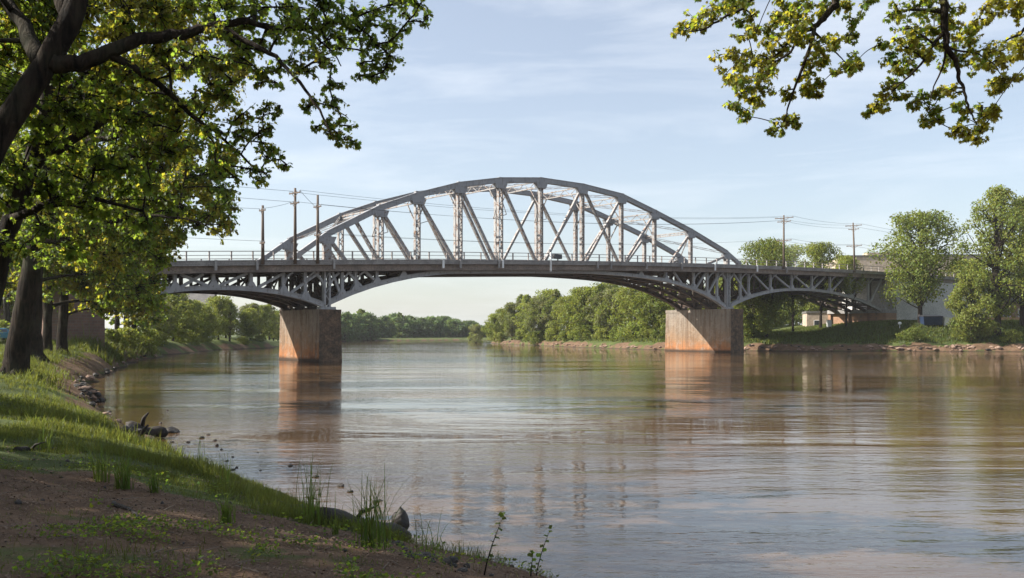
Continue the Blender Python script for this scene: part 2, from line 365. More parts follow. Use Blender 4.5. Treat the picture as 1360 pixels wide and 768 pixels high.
# railings
def railing(d, sa, sb, step, name='railing'):
    m = MB(); n = int((sb-sa)/1.4)
    sl = [sa+(sb-sa)*i/n for i in range(n+1)]
    for dz, h in ((.84,.07),(.46,.05)):
        vs = []
        for a, b in zip(sl[:-1], sl[1:]): m.beam(P(a,d,zd(a)+dz), P(b,d,zd(b)+dz), .06, h)
    r = bp(name, m, M['rail'])
    s = sa
    while s <= sb:
        p = MB(); p.beam(P(s,d,zd(s)-.02), P(s,d,zd(s)+.87), .12, .12, Wv); bp('railing_post', p, M['rail'], r); s += step
railing(ON+.15, -23, 0, 2.1); railing(ON+.15, 0, 65, 2.35); railing(ON+.15, 65.5, 113, 2.5); railing(ON+.15, 114, 188, 3.2); railing(ON+.15, -61, -24.5, 3.2)
railing(OF-.15, -60, 112, 3.0); railing(OF-.15, 113, 188, 3.2)
# ---- trusses above deck
NP = [(434,311),(505,276),(554,259.5),(610,245.5),(664,239.5),(718,239.5),(773,247.5),(825,260.5),(869,282),(917,307),(965,336)]
nodes = [sz(*p) for p in NP]
def laced(mb, p, q, w, dpt, pl=.11):
    """built-up member: two side plates joined by zig-zag lacing on both faces"""
    p = Vector(p); q = Vector(q); d = (q-p); L = d.length; d.normalize()
    a = d.cross(Wv).normalized(); hw = a*(w/2-pl/2)
    mb.beam(p-hw, q-hw, pl, dpt, Wv); mb.beam(p+hw, q+hw, pl, dpt, Wv)
    n = max(2, int(L/(w*.95)))
    for f in (-1, 1):
        off = Wv*(dpt/2-.03)*f
        for i in range(n):
            A = p+d*(L*i/n); B = p+d*(L*(i+1)/n)
            sg = 1 if (i+(f > 0))%2 else -1
            mb.beam(A-hw*sg+off, B+hw*sg+off, .075, .03, Wv)
    return mb
def gusset(mb, c, w, h, th=.5):
    mb.hexa([c-U*w/2-Wv*th/2-Vector((0,0,h/2)), c+U*w/2-Wv*th/2-Vector((0,0,h/2)), c+U*w/2+Wv*th/2-Vector((0,0,h/2)), c-U*w/2+Wv*th/2-Vector((0,0,h/2))],
            [c-U*w*.75-Wv*th/2+Vector((0,0,h/2)), c+U*w*.75-Wv*th/2+Vector((0,0,h/2)), c+U*w*.75+Wv*th/2+Vector((0,0,h/2)), c-U*w*.75+Wv*th/2+Vector((0,0,h/2))])
def chordz(s):
    return float(np.interp(s, [n_[0] for n_ in nodes], [n_[1] for n_ in nodes]))
for d in (0, WD):
    m = MB()
    for (a, za), (b, zb) in zip(nodes[:-1], nodes[1:]):
        m.beam(P(a,d,za), P(b,d,zb), .50, .64)
    for a, za in nodes[1:-1]:
        m.beam(P(a-.28,d,za+.0), P(a+.28,d,za+.0), .51, .66)
    # raking ends down to the deck
    a, za = nodes[0]; m.beam(P(a,d,za), P(a-3.6,d,zd(a)+.1), .5, .5)
    b, zb = nodes[-1]; m.beam(P(b,d,zb), P(b+3.2,d,zd(b)+.2), .5, .5)
    ch = bp('top_chord', m, M['chord'])
    # rivetted cover plates
    m = MB()
    for (a, za), (b, zb) in zip(nodes[:-1], nodes[1:]):
        for f in (-.28,.28):
            off = Vector((0,0,f)); m.beam(P(a,d,za)+off, P(b,d,zb)+off, .60, .06)
    bp('cover_plate', m, M['chord'], ch)
    for i, (a, za) in enumerate(nodes):
        m = MB(); w = .66 if i <= 4 else .50
        if i in (0, len(nodes)-1):
            m.beam(P(a,d,zd(a)), P(a,d,za-.2), .85, .5, Wv); bp('end_post', m, M['member'])
        else:
            laced(m, P(a,d,zd(a)), P(a,d,za-.3), w, .42); bp('vertical', m, M['member'])
        g = MB(); gusset(g, P(a,d,za-.62), 1.3, .75, .56); bp('gusset_plate', g, M['chord'], ch)
    frac = [.9,.86,.88,.9,.85,.9]
    for i in range(len(nodes)-1):
        (a, za), (b, zb) = nodes[i], nodes[i+1]; m = MB()
        if i <= 4 :
            p = P(a+.25,d,za-.5); q = P(a+(b-a)*.86,d,zd(b))
            if i == 0: q = P(a+2.2,d,zd(a))
            m.beam(p, q, .36, .34, Wv)
        else:
            p = P(b-.25,d,zb-.5); q = P(b-(b-a)*(.9 if i < 8 else .6),d,zd(a))
            m.beam(p, q, .30, .30, Wv)
        bp('diagonal', m, M['member'])
    for (a1, f1, a2) in ((nodes[0][0]+3.4, 0, nodes[1][0]-.3), (nodes[6][0]+.3, 0, nodes[7][0]-.6)):
        m = MB(); laced(m, P(a1,d,chordz(a1)-.3), P(a2,d,zd(a2)), .34, .3, .08); bp('counter_diagonal', m, M['member'])
# ---- overhead bracing
for i, (a, za) in enumerate(nodes):
    if i == 0 or i == len(nodes)-1:
        continue
    m = MB(); top = za-.1; hgt = min(1.3, max(.5, (za-zd(a)-5.0)))
    for dz in (0, -hgt*.55): m.beam(P(a,0,top+dz), P(a,WD,top+dz), .16, .14)
    n = 8
    for k in range(n):
        z0, z1 = (0, -hgt*.55) if k%2 else (-hgt*.55, 0)
        m.beam(P(a,WD*k/n,top+z0), P(a,WD*(k+1)/n,top+z1), .07, .07)
    if za-zd(a) > 5.6:
        for e, sg in ((0,1),(WD,-1)):
            m.beam(P(a,e,top-hgt*2.6), P(a,e+sg*2.0,top-hgt*.55), .12, .12)
    bp('sway_frame', m, M['member'])
for i in range(len(nodes)-1):
    (a, za), (b, zb) = nodes[i], nodes[i+1]; m = MB()
    if za-zd(a) < 2.5 and i > 0 or i == len(nodes)-1: pass
    for d0, d1 in ((0,WD),(WD,0)):
        p = P(a,d0,za-.1); q = P(b,d1,zb-.1); dd = (q-p); n = 9
        for k in range(n):
            A = p+dd*k/n; B = p+dd*(k+1)/n; m.beam(A+Vector((0,0,.12)), B+Vector((0,0,.12)), .06, .06); m.beam(A-Vector((0,0,.12)), B-Vector((0,0,.12)), .06, .06)
            m.beam(A+Vector((0,0,.12 if k%2 else -.12)), B-Vector((0,0,.12 if k%2 else -.12)), .04, .04)
    bp('lateral_brace', m, M['member'])
# small hanging brackets on the far truss verticals
for i in (2,3,5,6,7):
    a, za = nodes[i]; m = MB(); zt = za-1.0
    for d in (WD-.35,):
        m.beam(P(a+.2,d,zt), P(a-.75,d,zt-2.9), .09, .09); m.beam(P(a+.5,d,zt), P(a+1.4,d,zt-2.2), .08, .08); m.beam(P(a-.75,d,zt-2.9), P(a+1.4,d,zt-2.2), .08, .08)
    bp('knee_bracket', m, M['member'])
# ---- ribs and spandrels below deck
def ribs(fn, sa, sb, posts, diags, thick):
    N = 26; sl = [sa+(sb-sa)*i/N for i in range(N+1)]
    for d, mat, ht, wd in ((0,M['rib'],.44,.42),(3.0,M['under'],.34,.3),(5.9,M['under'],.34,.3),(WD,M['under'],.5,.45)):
        m = MB(); vs = []; fs = []
        for s in sl:
            z = fn(s); e = abs(2*(s-sa)/(sb-sa)-1); h = ht*(.85+.35*e**3)
            top = min(z+h/2, zd(s)-1.175); bot = min(z-h/2, top-.3)
            vs += [P(s,d-wd/2,bot), P(s,d+wd/2,bot), P(s,d+wd/2,top), P(s,d-wd/2,top)]
        for i in range(N):
            a = i*4; b = a+4
            for k in range(4): fs.append((a+k, b+k, b+(k+1)%4, a+(k+1)%4))
        fs += [(3,2,1,0), (N*4,N*4+1,N*4+2,N*4+3)]; m.add(vs, fs)
        # flanges
        for i in range(N):
            s, s2 = sl[i], sl[i+1]
            for q in (0, 2):
                A = (Vector(vs[i*4+q])+Vector(vs[i*4+q+1]))/2; B = (Vector(vs[i*4+4+q])+Vector(vs[i*4+5+q]))/2
                m.beam(A, B, wd+.14, .06)
        r = bp('arch_rib', m, mat)
        main = d in (0, WD); mm = M['rib'] if d == 0 else M['under']
        for s in posts:
            z = fn(s)+.2; top = zd(s)-1.18
            if top-z < .35: continue
            p = MB(); p.beam(P(s,d,z), P(s,d,top), .34 if main else .22, .30, Wv)
            if d == 0:
                gz_ = z+.15
                p.hexa([P(s-.62,d-.27,z-.25),P(s+.62,d-.27,z-.25),P(s+.62,d+.27,z-.25),P(s-.62,d+.27,z-.25)],[P(s-.20,d-.27,z+.48),P(s+.20,d-.27,z+.48),P(s+.20,d+.27,z+.48),P(s-.20,d+.27,z+.48)])
                if top-z > 1.6:
                    for i2 in range(4):
                        a0 = i2/4*1.4; a1 = (i2+1)/4*1.4
                        p.beam(P(s+.15+.75*(1-math.cos(a0)),ON*.5*(i2/4),top-1.1+1.1*math.sin(a0)), P(s+.15+.75*(1-math.cos(a1)),ON*.5*((i2+1)/4),top-1.1+1.1*math.sin(a1)), .16, .14, Wv)
            bp('spandrel_post', p, mm, r)
        for (a, b, up) in diags:                # from rib at a to deck at b
            za = fn(a)+.2; zb = zd(b)-1.2
            if main:
                p = MB(); p.beam(P(a,d,za), P(b,d,zb), .26 if main else .16, .24, Wv); bp('spandrel_diagonal', p, mm, r)
    # bracing between the ribs
    for s in posts:
        z = fn(s); top = zd(s)-1.2; m = MB()
        if top-z > .6 and posts.index(s)%2 == 0:
            for d0, d1 in ((0,3.0),(5.9,WD)):
                m.beam(P(s,d0,z), P(s,d1,top), .12, .12); m.beam(P(s,d1,z), P(s,d0,top), .12, .12)
        m.beam(P(s,0,z), P(s,WD,z), .22, .3); bp('cross_frame', m, M['under'])
    m = MB(); k = 0; n = max(6, int((sb-sa)/3.4))
    for i in range(n):
        a = sa+(sb-sa)*i/n; b = sa+(sb-sa)*(i+1)/n
        for d0, d1 in ((0,3.0),(5.9,3.0),(5.9,WD)):
            if i%2: d0, d1 = d1, d0
            m.beam(P(a,d0,fn(a)), P(b,d1,fn(b)), .13, .16)
        m.beam(P(b,0,fn(b)), P(b,WD,fn(b)), .14, .2)
    bp('bottom_lateral', m, M['under'])
S = s_of
ribs(ribL[0], -21.4, -.35, [S(x) for x in (165,198,232,283,333,376,405)], [(S(275),S(240),1),(S(292),S(328),1),(S(342),S(378),1),(S(386),S(424),1),(S(225),S(196),1),(S(240),S(270),1)], 0)
ribs(ribM[0], .35, 64.5, [S(x) for x in (454,472,500,535,850,884,921,939,952)], [(S(500),S(485),1),(S(924),S(937),1),(S(480),S(462),1),(S(452),S(441),1),(S(940),S(955),1),(S(905),S(895),1)], 0)
ribs(ribR[0], 65.6, 108.6, [S(x) for x in (983,994,1023,1051,1078,1102,1129,1153)], [(S(993),S(974),1),(S(1021),S(1000),1),(S(1049),S(1027),1),(S(1074),S(1054),1),(S(1080),S(1096),1),(S(1104),S(1121),1),(S(1132),S(1147),1),(S(1155),S(1170),1)], 0)
# main posts over the piers
for s, zt in ((0,5.25),(65.0,6.35)):
    for d, mat in ((0,M['rib']),(3.0,M['under']),(5.9,M['under']),(WD,M['under'])):
        m = MB(); laced(m, P(s,d,zt+.1), P(s,d,zd(s)-1.18), .75, .55, .2)
        m.beam(P(s,d,zt+.02), P(s,d,zt+.3), 1.7, .9, Wv)
        for sg in (-1, 1):                     # flared knees under the deck
            pts = [P(s+sg*(.3+1.1*(k/4)**2), d, zd(s)-2.9+1.7*k/4) for k in range(5)]
            for a, b in zip(pts[:-1], pts[1:]): m.beam(a, b, .22, .3, Wv)
        bp('pier_post', m, mat)
    m = MB()
    for a, b in ((0,3),(3,5.9),(5.9,WD)):
        m.beam(P(s,a,zt+.5), P(s,b,zd(s)-1.5), .16, .16); m.beam(P(s,b,zt+.5), P(s,a,zd(s)-1.5), .16, .16); m.beam(P(s,a,zt+.75), P(s,b,zt+.75), .3, .4)
    bp('cross_frame', m, M['under'])
# piers
def pier(s, half, dn, df, zt):
    m = MB(); b = 1.05
    def ring(e, z): return [P(s-half-e,dn-e,z), P(s+half+e,dn-e,z), P(s+half+e,df+e,z), P(s-half-e,df+e,z)]
    m.hexa(ring(.16,-3), ring(0,zt-.45)); m.hexa(ring(.05,zt-.447), ring(.05,zt))
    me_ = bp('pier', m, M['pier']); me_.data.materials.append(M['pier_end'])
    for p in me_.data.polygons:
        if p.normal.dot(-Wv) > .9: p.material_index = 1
    return me_
pier(.0, 1.2, -.8, 8.35, 5.28); pier(65.9, 1.45, -1.0, 11.4, 6.38)
# floodlight box and white pole at the railing
fl = MB(); s = S(733, ON); z = zd(s)
fl.beam(P(s+.1,ON-.1,z+.5), P(s+1.35,ON-.1,z+.5), .5, .55); bp('floodlight', fl, M['darkmetal'])
fl = MB(); fl.beam(P(s-.3,ON-.12,z-1.35), P(s-.3,ON-.12,z+.95), .16, .16, Wv); bp('floodlight_pole', fl, M['white'])
# end supports
m = MB(); m.hexa([P(108.7,-.9,-1),P(112,-.9,-1),P(112,10.4,-1),P(108.7,10.4,-1)],[P(108.7,-.9,6.35),P(112,-.9,6.35),P(112,10.4,6.35),P(108.7,10.4,6.35)])
for d in (-.9, 2.6, 6.2, 9.9): m.hexa([P(108.3,d,-1),P(108.7,d,-1),P(108.7,d+.6,-1),P(108.3,d+.6,-1)],[P(108.3,d,6.33),P(108.7,d,6.33),P(108.7,d+.6,6.33),P(108.3,d+.6,6.33)])
bp('abutment', m, M['stone'])
m = MB(); m.hexa([P(108.1,-1.0,6.36),P(112,-1.0,6.36),P(112,10.5,6.36),P(108.1,10.5,6.36)],[P(108.1,-1.0,7.0),P(112,-1.0,7.0),P(112,10.5,7.0),P(108.1,10.5,7.0)]); bp('abutment_cap', m, M['kerb'])
for d in (-.6,.0,3,5.9,WD): 
    m = MB(); s = 109.6 if d >= 0 else 111.0; m.beam(P(s,d,7.0), P(s,d,zd(s)-1.18), .8 if d <= 0 else .4, .6, Wv); bp('end_column', m, M['member'] if d <= 0 else M['under'])
# left brick abutment and approach columns
m = MB(); m.hexa([P(-24.6,-.9,0),P(-21.5,-.9,0),P(-21.5,9.8,0),P(-24.6,9.8,0)],[P(-24.6,-.9,zd(-24.6)-1.2),P(-21.5,-.9,zd(-21.5)-1.2),P(-21.5,9.8,zd(-21.5)-1.2),P(-24.6,9.8,zd(-24.6)-1.2)]); bp('abutment', m, M['dbrick'])
for s in (-36,-48,-60):
    for d in (.2, 8.2): m = MB(); m.beam(P(s,d,0), P(s,d,zd(s)-1.18), 1.2, 1.2, Wv); bp('approach_column', m, M['dbrick'])
# right retaining wall (its own thing)
m = MB(); vs = []
for s in range(112, 190, 6):
    s2 = min(s+6, 188); m.hexa([P(s+.004,-.85,0),P(s2,-.85,0),P(s2,9.9,0),P(s+.004,9.9,0)],[P(s+.004,-.85,zd(s)-1.2),P(s2,-.85,zd(s2)-1.2),P(s2,9.9,zd(s2)-1.2),P(s+.004,9.9,zd(s)-1.2)])
tag(m.build('retaining_wall', M['wallgrey']), 'tall plain grey concrete retaining wall carrying the right-hand approach to the bridge', 'wall')
#PART2
# ------------------------------------------------------------------ foliage
MAPLE = .82*np.array([(0,0),(.40,-.10),(.28,.14),(.66,.30),(.38,.42),(.46,.76),(.16,.64),(0,1.02),(-.16,.64),(-.46,.76),(-.38,.42),(-.66,.30),(-.28,.14),(-.40,-.10),(0,.34)], float)
MAPLE_F = np.array([(14,i,(i+1)%14) for i in range(14)])
STAR = np.array([(0,0),(.45,.15),(.30,.42),(.42,.80),(0,1.0),(-.42,.80),(-.30,.42),(-.45,.15)], float); STAR_F = np.array([(0,1,2,7),(7,2,3,6),(6,3,4,4)])
STAR_F = np.array([(0,1,2),(0,2,7),(7,2,6),(2,3,6),(6,3,4),(6,4,5),(0,7,7)])[:6]
QUAD = np.array([(0,0),(.42,.5),(0,1),(-.42,.5)], float); QUAD_F = np.array([(0,1,2,3)])
def unit(a): return a/np.maximum(np.linalg.norm(a, axis=1, keepdims=True), 1e-9)
def leaves_mesh(name, pos, direc, nrm, size, shape, mat):
    T, Fc = {'maple':(MAPLE,MAPLE_F),'star':(STAR,STAR_F),'quad':(QUAD,QUAD_F)}[shape]
    d = unit(direc); n = unit(nrm - d*np.sum(nrm*d, 1, keepdims=True)); s_ = np.cross(d, n); k = len(T)
    curl = rng.uniform(-.35,.35,len(pos))[:,None]
    X = T[:,0][None,:,None]; Y = T[:,1][None,:,None]
    Vv = pos[:,None,:] + size[:,None,None]*(s_[:,None,:]*X + d[:,None,:]*Y + n[:,None,:]*((np.abs(T[:,0])[None,:]*.45 - .25*(T[:,1][None,:])**2+curl*T[:,0][None,:]*.5)[:,:,None]))
    Ff = (np.arange(len(pos))*k)[:,None,None] + Fc[None]
    return mesh_np(name, Vv.reshape(-1,3), [Ff.reshape(-1, Fc.shape[1])], mat)
def rsph(n):
    return unit(rng.normal(size=(n,3)))*(rng.uniform(0,1,(n,1))**(1/2.2))
def bez(a, b, sag=0.0, n=6, jit=.06):
    a = np.array(a, float); b = np.array(b, float); L_ = np.linalg.norm(b-a)
    off = rng.normal(size=3)*L_*jit; c = (a+b)/2+off+np.array([0,0,sag*L_])
    tt = np.linspace(0,1,n)[:,None]; return (1-tt)**2*a+2*tt*(1-tt)*c+tt**2*b
def clump(L_, mb, root, c, rad, leaf, dens, flat=.75, droop=.25, twr=.012):
    """fill an ellipsoid with twigs from `root`, leaves set along the twigs"""
    root = np.array(root, float); c = np.array(c, float)
    nl = int(1.9*dens*(rad/leaf)**2*13*.75); m = 9 if nl > 60 else 6; nt = max(3, nl//m); rad = rad*(1.22 if nl > 60 else 1.4)
    tips = c + rsph(nt)*np.array([rad,rad,rad*flat])
    for tip in tips:
        st = root+(c-root)*rng.uniform(.35,1.0)+rng.normal(size=3)*rad*.10
        p = bez(st, tip, .12, 5, .10)
        if mb is not None: mb.tube(p, [twr,twr*.8,twr*.6,twr*.45,twr*.3], 3, False)
        tt = rng.uniform(.15,1.02,m); i = np.clip((tt*4).astype(int),0,3); f = (tt*4-i)[:,None]
        base = p[i]*(1-f)+p[np.minimum(i+1,4)]*f
        ax = unit((p[-1]-p[0])[None])[0]
        out_ = unit(rng.normal(size=(m,3))+ax*.7+np.array([0,0,-droop*2.4]))
        L_[0].append(base+out_*leaf*.35); L_[1].append(out_+np.array([0,0,-droop*2])); L_[2].append(rng.normal(size=(m,3))*.7+np.array([0,0,1.0])); L_[3].append(leaf*rng.uniform(.6,1.15,m))
def L_new(): return [[],[],[],[]]
def L_cat(L_): return [np.concatenate(x) for x in L_]
def finish_crown(name, L_, shape, mats, root, parent_loc):
    """one crown mesh per tree; two leaf tints split by clump position"""
    pos, d, n, s_ = L_cat(L_); pos = pos-np.array(parent_loc)
    me = leaves_mesh(name, pos, d, n, s_, shape, mats[0])
    if len(mats) > 1:
        me.materials.append(mats[1])
        q = pos*.55; sel = (vnoise(q[:,0]+q[:,2]*.7, q[:,1]+q[:,2]*.9, 77)+rng.uniform(-.18,.18,len(pos))) > .66
        per = len(me.polygons)//len(pos); me.polygons.foreach_set('material_index', np.repeat(sel.astype(np.int32), per))
    return obj(name, me, root)
def ptree(label, group, base, trunk, limbs, clumps, leaf, dens, shape='maple', mats=('leafA','leafB'), bark='bark', twr=.012, cat='tree', name='maple_tree', roots=None):
    """trunk: list of (Vector, radius); limbs: list of (points, r0, r1); clumps: (centre, radius)"""
    base = Vector(base); root = thing(name, label, cat, base, 0, group)
    mb = MB(); tp = [Vector(p) for p, r_ in trunk]; tr = [r_ for p, r_ in trunk]
    # resample with a wobble so that bark outline is uneven
    fine = []; fr = []
    for i in range(len(tp)-1):
        for k in range(5):
            f = k/5; fine.append(tp[i].lerp(tp[i+1], f)+Vector(rng.normal(size=3)*.03*tr[i])*1.5); fr.append((tr[i]*(1-f)+tr[i+1]*f)*rng.uniform(.95,1.06))
    fine.append(tp[-1]); fr.append(tr[-1]); mb.tube(fine, fr, 14)
    if roots:
        for k in range(6):
            a = k*1.05+rng.uniform(-.3,.3); r0 = tr[0]
            mb.tube([tp[0]+Vector((0,0,r0*1.8)), tp[0]+Vector((math.cos(a)*r0*.75,math.sin(a)*r0*.75,r0*.5)), tp[0]+Vector((math.cos(a)*r0*1.6,math.sin(a)*r0*1.6,-r0*.25))], [r0*.45,r0*.42,r0*.22], 7)
    anchors = [(np.array(p), r_) for p, r_ in zip(fine, fr)]
    lm = MB()
    for pts, r0, r1 in limbs:
        pp = [Vector(p) for p in pts]; ff = []; n = len(pp)
        for i in range(n-1):
            for k in range(4): ff.append(pp[i].lerp(pp[i+1], k/4)+Vector(rng.normal(size=3))*r0*.12)
        ff.append(pp[-1]); rr = [r1+(r0-r1)*(1-i/(len(ff)-1))**1.2 for i in range(len(ff))]
        lm.tube(ff, rr, 8); anchors += [(np.array(p), r_) for p, r_ in zip(ff, rr)]
    A = np.array([a for a, r_ in anchors]); AR = np.array([r_ for a, r_ in anchors]); A0 = A.copy()
    L_ = L_new()
    for c, rad in clumps:
        c = np.array(c, float); dd = np.linalg.norm(A-c, axis=1)+np.maximum(0, A[:,2]-c[2]+rad*.1)*1.3
        i = int(np.argmin(dd)); a = A[i]; r0 = min(AR[i]*.7, .012+.026*np.linalg.norm(c-a))
        if np.linalg.norm(c-a) > rad*.4:
            b = bez(a, c, .10, 7, .05); rr = np.linspace(r0, max(r0*.3, twr*1.2), 7); lm.tube(b, rr, 6)
            A = np.vstack([A, b[2:]]); AR = np.concatenate([AR, rr[2:]])
            a = b[3]
        clump(L_, lm, a, c, rad, leaf, dens, twr=twr)
    for m_, nm in ((mb,'trunk'),(lm,'limbs')):
        if m_.v:
            o = m_.build(nm, M[bark], None, True); o.data.transform(Matrix.Translation(-base)); o.parent = root
    finish_crown('crown', L_, shape, [M[k] for k in mats], root, base)
    return root
def CL(lst, Y, spread=.6):
    """clump centres given as pixel x, pixel y, pixel radius at distance Y"""
    out_ = []
    for q in lst:
        px, py, pr = q[:3]; y = Y+(q[3] if len(q) > 3 else rng.uniform(-spread, spread)); out_.append((at(px,py,y), pr/F*y))
    return out_
REG = [(-40,-60),(330,-60),(338,80),(325,130),(298,150),(322,205),(312,240),(312,285),(286,318),(262,300),(240,300),(228,335),(222,385),(206,432),(135,428),(95,400),(40,392),(-40,400)]
def fill(x0, x1, y0, y1, step, rad, Y, spread):
    out_ = []
    for px in np.arange(x0, x1, step):
        for py in np.arange(y0, y1, step):
            q = (px+rng.uniform(-.5,.5)*step, py+rng.uniform(-.5,.5)*step)
            if sdist(np.array([q[0]]), np.array([q[1]]), REG)[0] > rad*.45: out_.append((q[0], q[1], rad*rng.uniform(.75,1.15)))
    return CL(out_, Y, spread)
def sub_(cl):
    out_ = []
    for c, r_ in cl:
        out_.append((c, r_*.95))
        if r_ > .5: continue
        for q in range(3):
            d = rng.normal(size=3); d /= np.linalg.norm(d); d[2] = d[2]*.6-.15; out_.append((Vector(np.array(c)+d*r_*1.25), r_*rng.uniform(.45,.75)))
    return out_
# tree A: big near maple, trunk crosses the left edge, limb arches over the water
Y = 12.0; b = Vector((-10.5,9.0,gz(-10.5,9.0)))
tA = [(b-Vector((0,0,.2)),.38),(b+Vector((.4,.6,1.6)),.28),(at(-52,300,11.3),.21),(at(-6,190,11.8),.16),(at(54,95,12),.145),(at(92,30,12.2),.16),(at(120,-60,12.5),.13),(at(160,-180,12.8),.09),(at(190,-330,13),.05)]
lA = [([at(66,84,12),at(105,86,12.1),at(142,69,12.2),at(190,52,12.3),at(240,46,12.4),at(290,33,12.5),at(320,29,12.6),at(355,36,12.7),at(405,36,12.8),at(465,28,13)],.13,.02),
      ([at(288,34,12.5),at(328,56,12.4),at(367,75,12.3),at(398,110,12.2),at(425,146,12.1),at(440,180,12)],.045,.012),
      ([at(140,70,12.2),at(177,89,12.4),at(212,113,12.6),at(233,131,12.8),at(255,155,13),at(285,175,13.2),at(312,198,13.4),at(345,228,13.5)],.06,.015),
      ([at(405,36,12.8),at(425,55,12.9),at(445,72,13),at(453,88,13)],.02,.008),
      ([at(120,-60,12.5),at(220,-90,12.6),at(330,-95,12.8),at(430,-60,13),at(520,-20,13)],.09,.02),
      ([at(60,90,12),at(20,20,12.5),at(-60,-90,13)],.14,.05),([at(92,30,12.2),at(60,-70,12.9),at(20,-190,13.2)],.10,.04)]
cA = CL([(20,30,45),(60,0,45),(120,15,42),(170,10,40),(215,20,36),(255,5,40),(300,5,38),(345,8,34),(385,10,36),(425,5,36),(455,25,26),(480,40,24),(500,60,22),(515,78,18),(505,92,14),(478,85,16),(455,55,24),(425,40,22),(500,12,24),(535,5,18),(550,20,14),(560,3,14),(515,35,20),
          (430,75,20),(410,95,18),(438,108,13),(445,140,15),(452,160,13),(430,165,12),(452,180,13),(467,185,9),(415,135,12),(385,80,18),(365,95,14),(345,60,20),(318,75,22),(290,90,26),(260,75,28),(225,85,30),(190,100,30),(150,120,32),(110,130,32),
          (300,130,22),(325,150,20),(345,175,18),(315,180,20),(285,200,22),(355,205,16),(340,228,16),(372,212,10),(260,130,22),(225,150,26),(300,225,16),(270,170,20),(355,140,14),(400,30,28),(300,50,20),(350,100,16)], 12.9, .6)
cA += CL([(230,-60,70),(330,-70,60),(430,-60,60),(130,-110,80),(30,-90,80),(-70,-60,80),(-60,60,60),(190,-210,90),(70,-240,90),(300,-180,80),(-90,-190,90),(500,-80,50)], 12.5, 1.5)
ptree('huge near maple, dark trunk crossing the top left corner, long limb arching over the river', None, b, tA, lA, sub_(cA), .078, .50, 'maple', roots=True)
# tree B: leaning dark trunk at the left edge
b = hit(-60,560,14); Yb = b.y
kb = Yb/F; tB = [(b-Vector((0,0,.2)),20*kb),(at(-28,455,Yb),16*kb),(at(-5,360,Yb),14*kb),(at(16,290,Yb+.2),12.5*kb),(at(40,220,Yb+.4),10*kb),(at(60,150,Yb+.6),8*kb),(at(70,60,Yb+.7),.12),(at(80,-60,Yb+.8),.07)]
lB = [([at(42,220,Yb+.4),at(90,190,Yb+.6),at(140,160,Yb+.8),at(190,150,Yb+1),at(240,170,Yb+1.4)],.10,.03),([at(18,290,Yb),at(70,270,Yb-.4),at(130,265,Yb-.6),at(190,280,Yb-.8)],.07,.02),([at(60,150,Yb),at(100,110,Yb+.3),at(150,70,Yb+.6)],.07,.03)]
cB = CL([(20,130,45),(60,110,45),(100,150,42),(145,150,38),(185,165,34),(220,185,30),(245,200,24),(90,200,38),(130,210,36),(170,225,32),(200,240,24),(60,240,30),(15,220,34),(100,260,30),(140,280,28),(175,290,24),(200,300,20),(60,310,28),(20,330,26),(100,330,26),(60,60,50),(130,90,42),(0,60,45),(30,-20,60),(110,0,50),(180,90,34),(10,270,26),(-60,180,60),(-60,60,60),(-40,300,40)], Yb+.5, 2.0)+fill(-40,230,-60,300,36,30,Yb+1,2.5)
ptree('leaning maple whose slim dark trunk enters at the left edge below the long limb', None, b, tB, lB, cB, .10, .58, 'maple', roots=True)
# tree C: thick trunk standing at the bank, the most prominent whole trunk
b = hit(20,497,14); Yb = b.y; k = Yb/F
tC = [(b-Vector((0,0,.2)),17*k),(at(23,470,Yb),15*k),(at(35,400,Yb),14*k),(at(49,320,Yb),12.5*k),(at(63,262,Yb+.2),11*k),(at(72,200,Yb+.4),11*k),(at(78,120,Yb+.5),8*k),(at(86,30,Yb+.6),5*k)]
lC = [([at(62,262,Yb),at(95,250,Yb+.6),at(150,215,Yb+1.2),at(200,200,Yb+1.6),at(260,205,Yb+2)],8*k,2.2*k),([at(46,320,Yb),at(85,318,Yb-.6),at(130,300,Yb-1.2),at(185,285,Yb-1.8),at(235,290,Yb-2)],6*k,1.6*k),([at(72,200,Yb),at(110,190,Yb-.5),at(160,180,Yb-1),at(210,190,Yb-1.5)],6*k,1.5*k),([at(50,310,Yb),at(15,270,Yb+1),at(-30,220,Yb+2)],7*k,3*k),([at(185,213,Yb+1.4),at(215,240,Yb+1.2),at(240,270,Yb+1),at(262,300,Yb+.8)],2.5*k,1*k)]
cC = CL([(250,215,24),(280,230,22),(300,250,18),(290,275,15),(300,300,12),(275,262,18),(262,240,20),(310,275,10),(262,300,12),(240,250,24),(215,225,28),(225,280,20),(250,285,14),(185,200,32),(145,220,34),(110,235,32),(190,250,26),(160,275,28),(205,300,18),(120,290,28),(90,300,28),(150,310,24),(185,325,20),(60,340,22),(110,340,24),(150,345,22),(30,200,40),(70,170,42),(120,170,40),(170,160,34),(215,180,28),(60,100,48),(120,110,42),(180,120,34),(0,260,34),(0,120,45),(-40,180,50),(225,205,26),(210,330,14),(240,310,12),(290,285,24),(300,262,22),(275,250,26),(250,290,22),(240,312,20),(215,345,20),(225,322,20),(305,300,14),(292,312,12)], Yb, 3.5)+fill(0,330,-60,345,32,27,Yb+1,4)
ptree('thick dark trunked maple standing on the grass bank, the tallest whole trunk at the left', None, b, tC, lC, cC, .15, .62, 'star', roots=True, twr=.02)
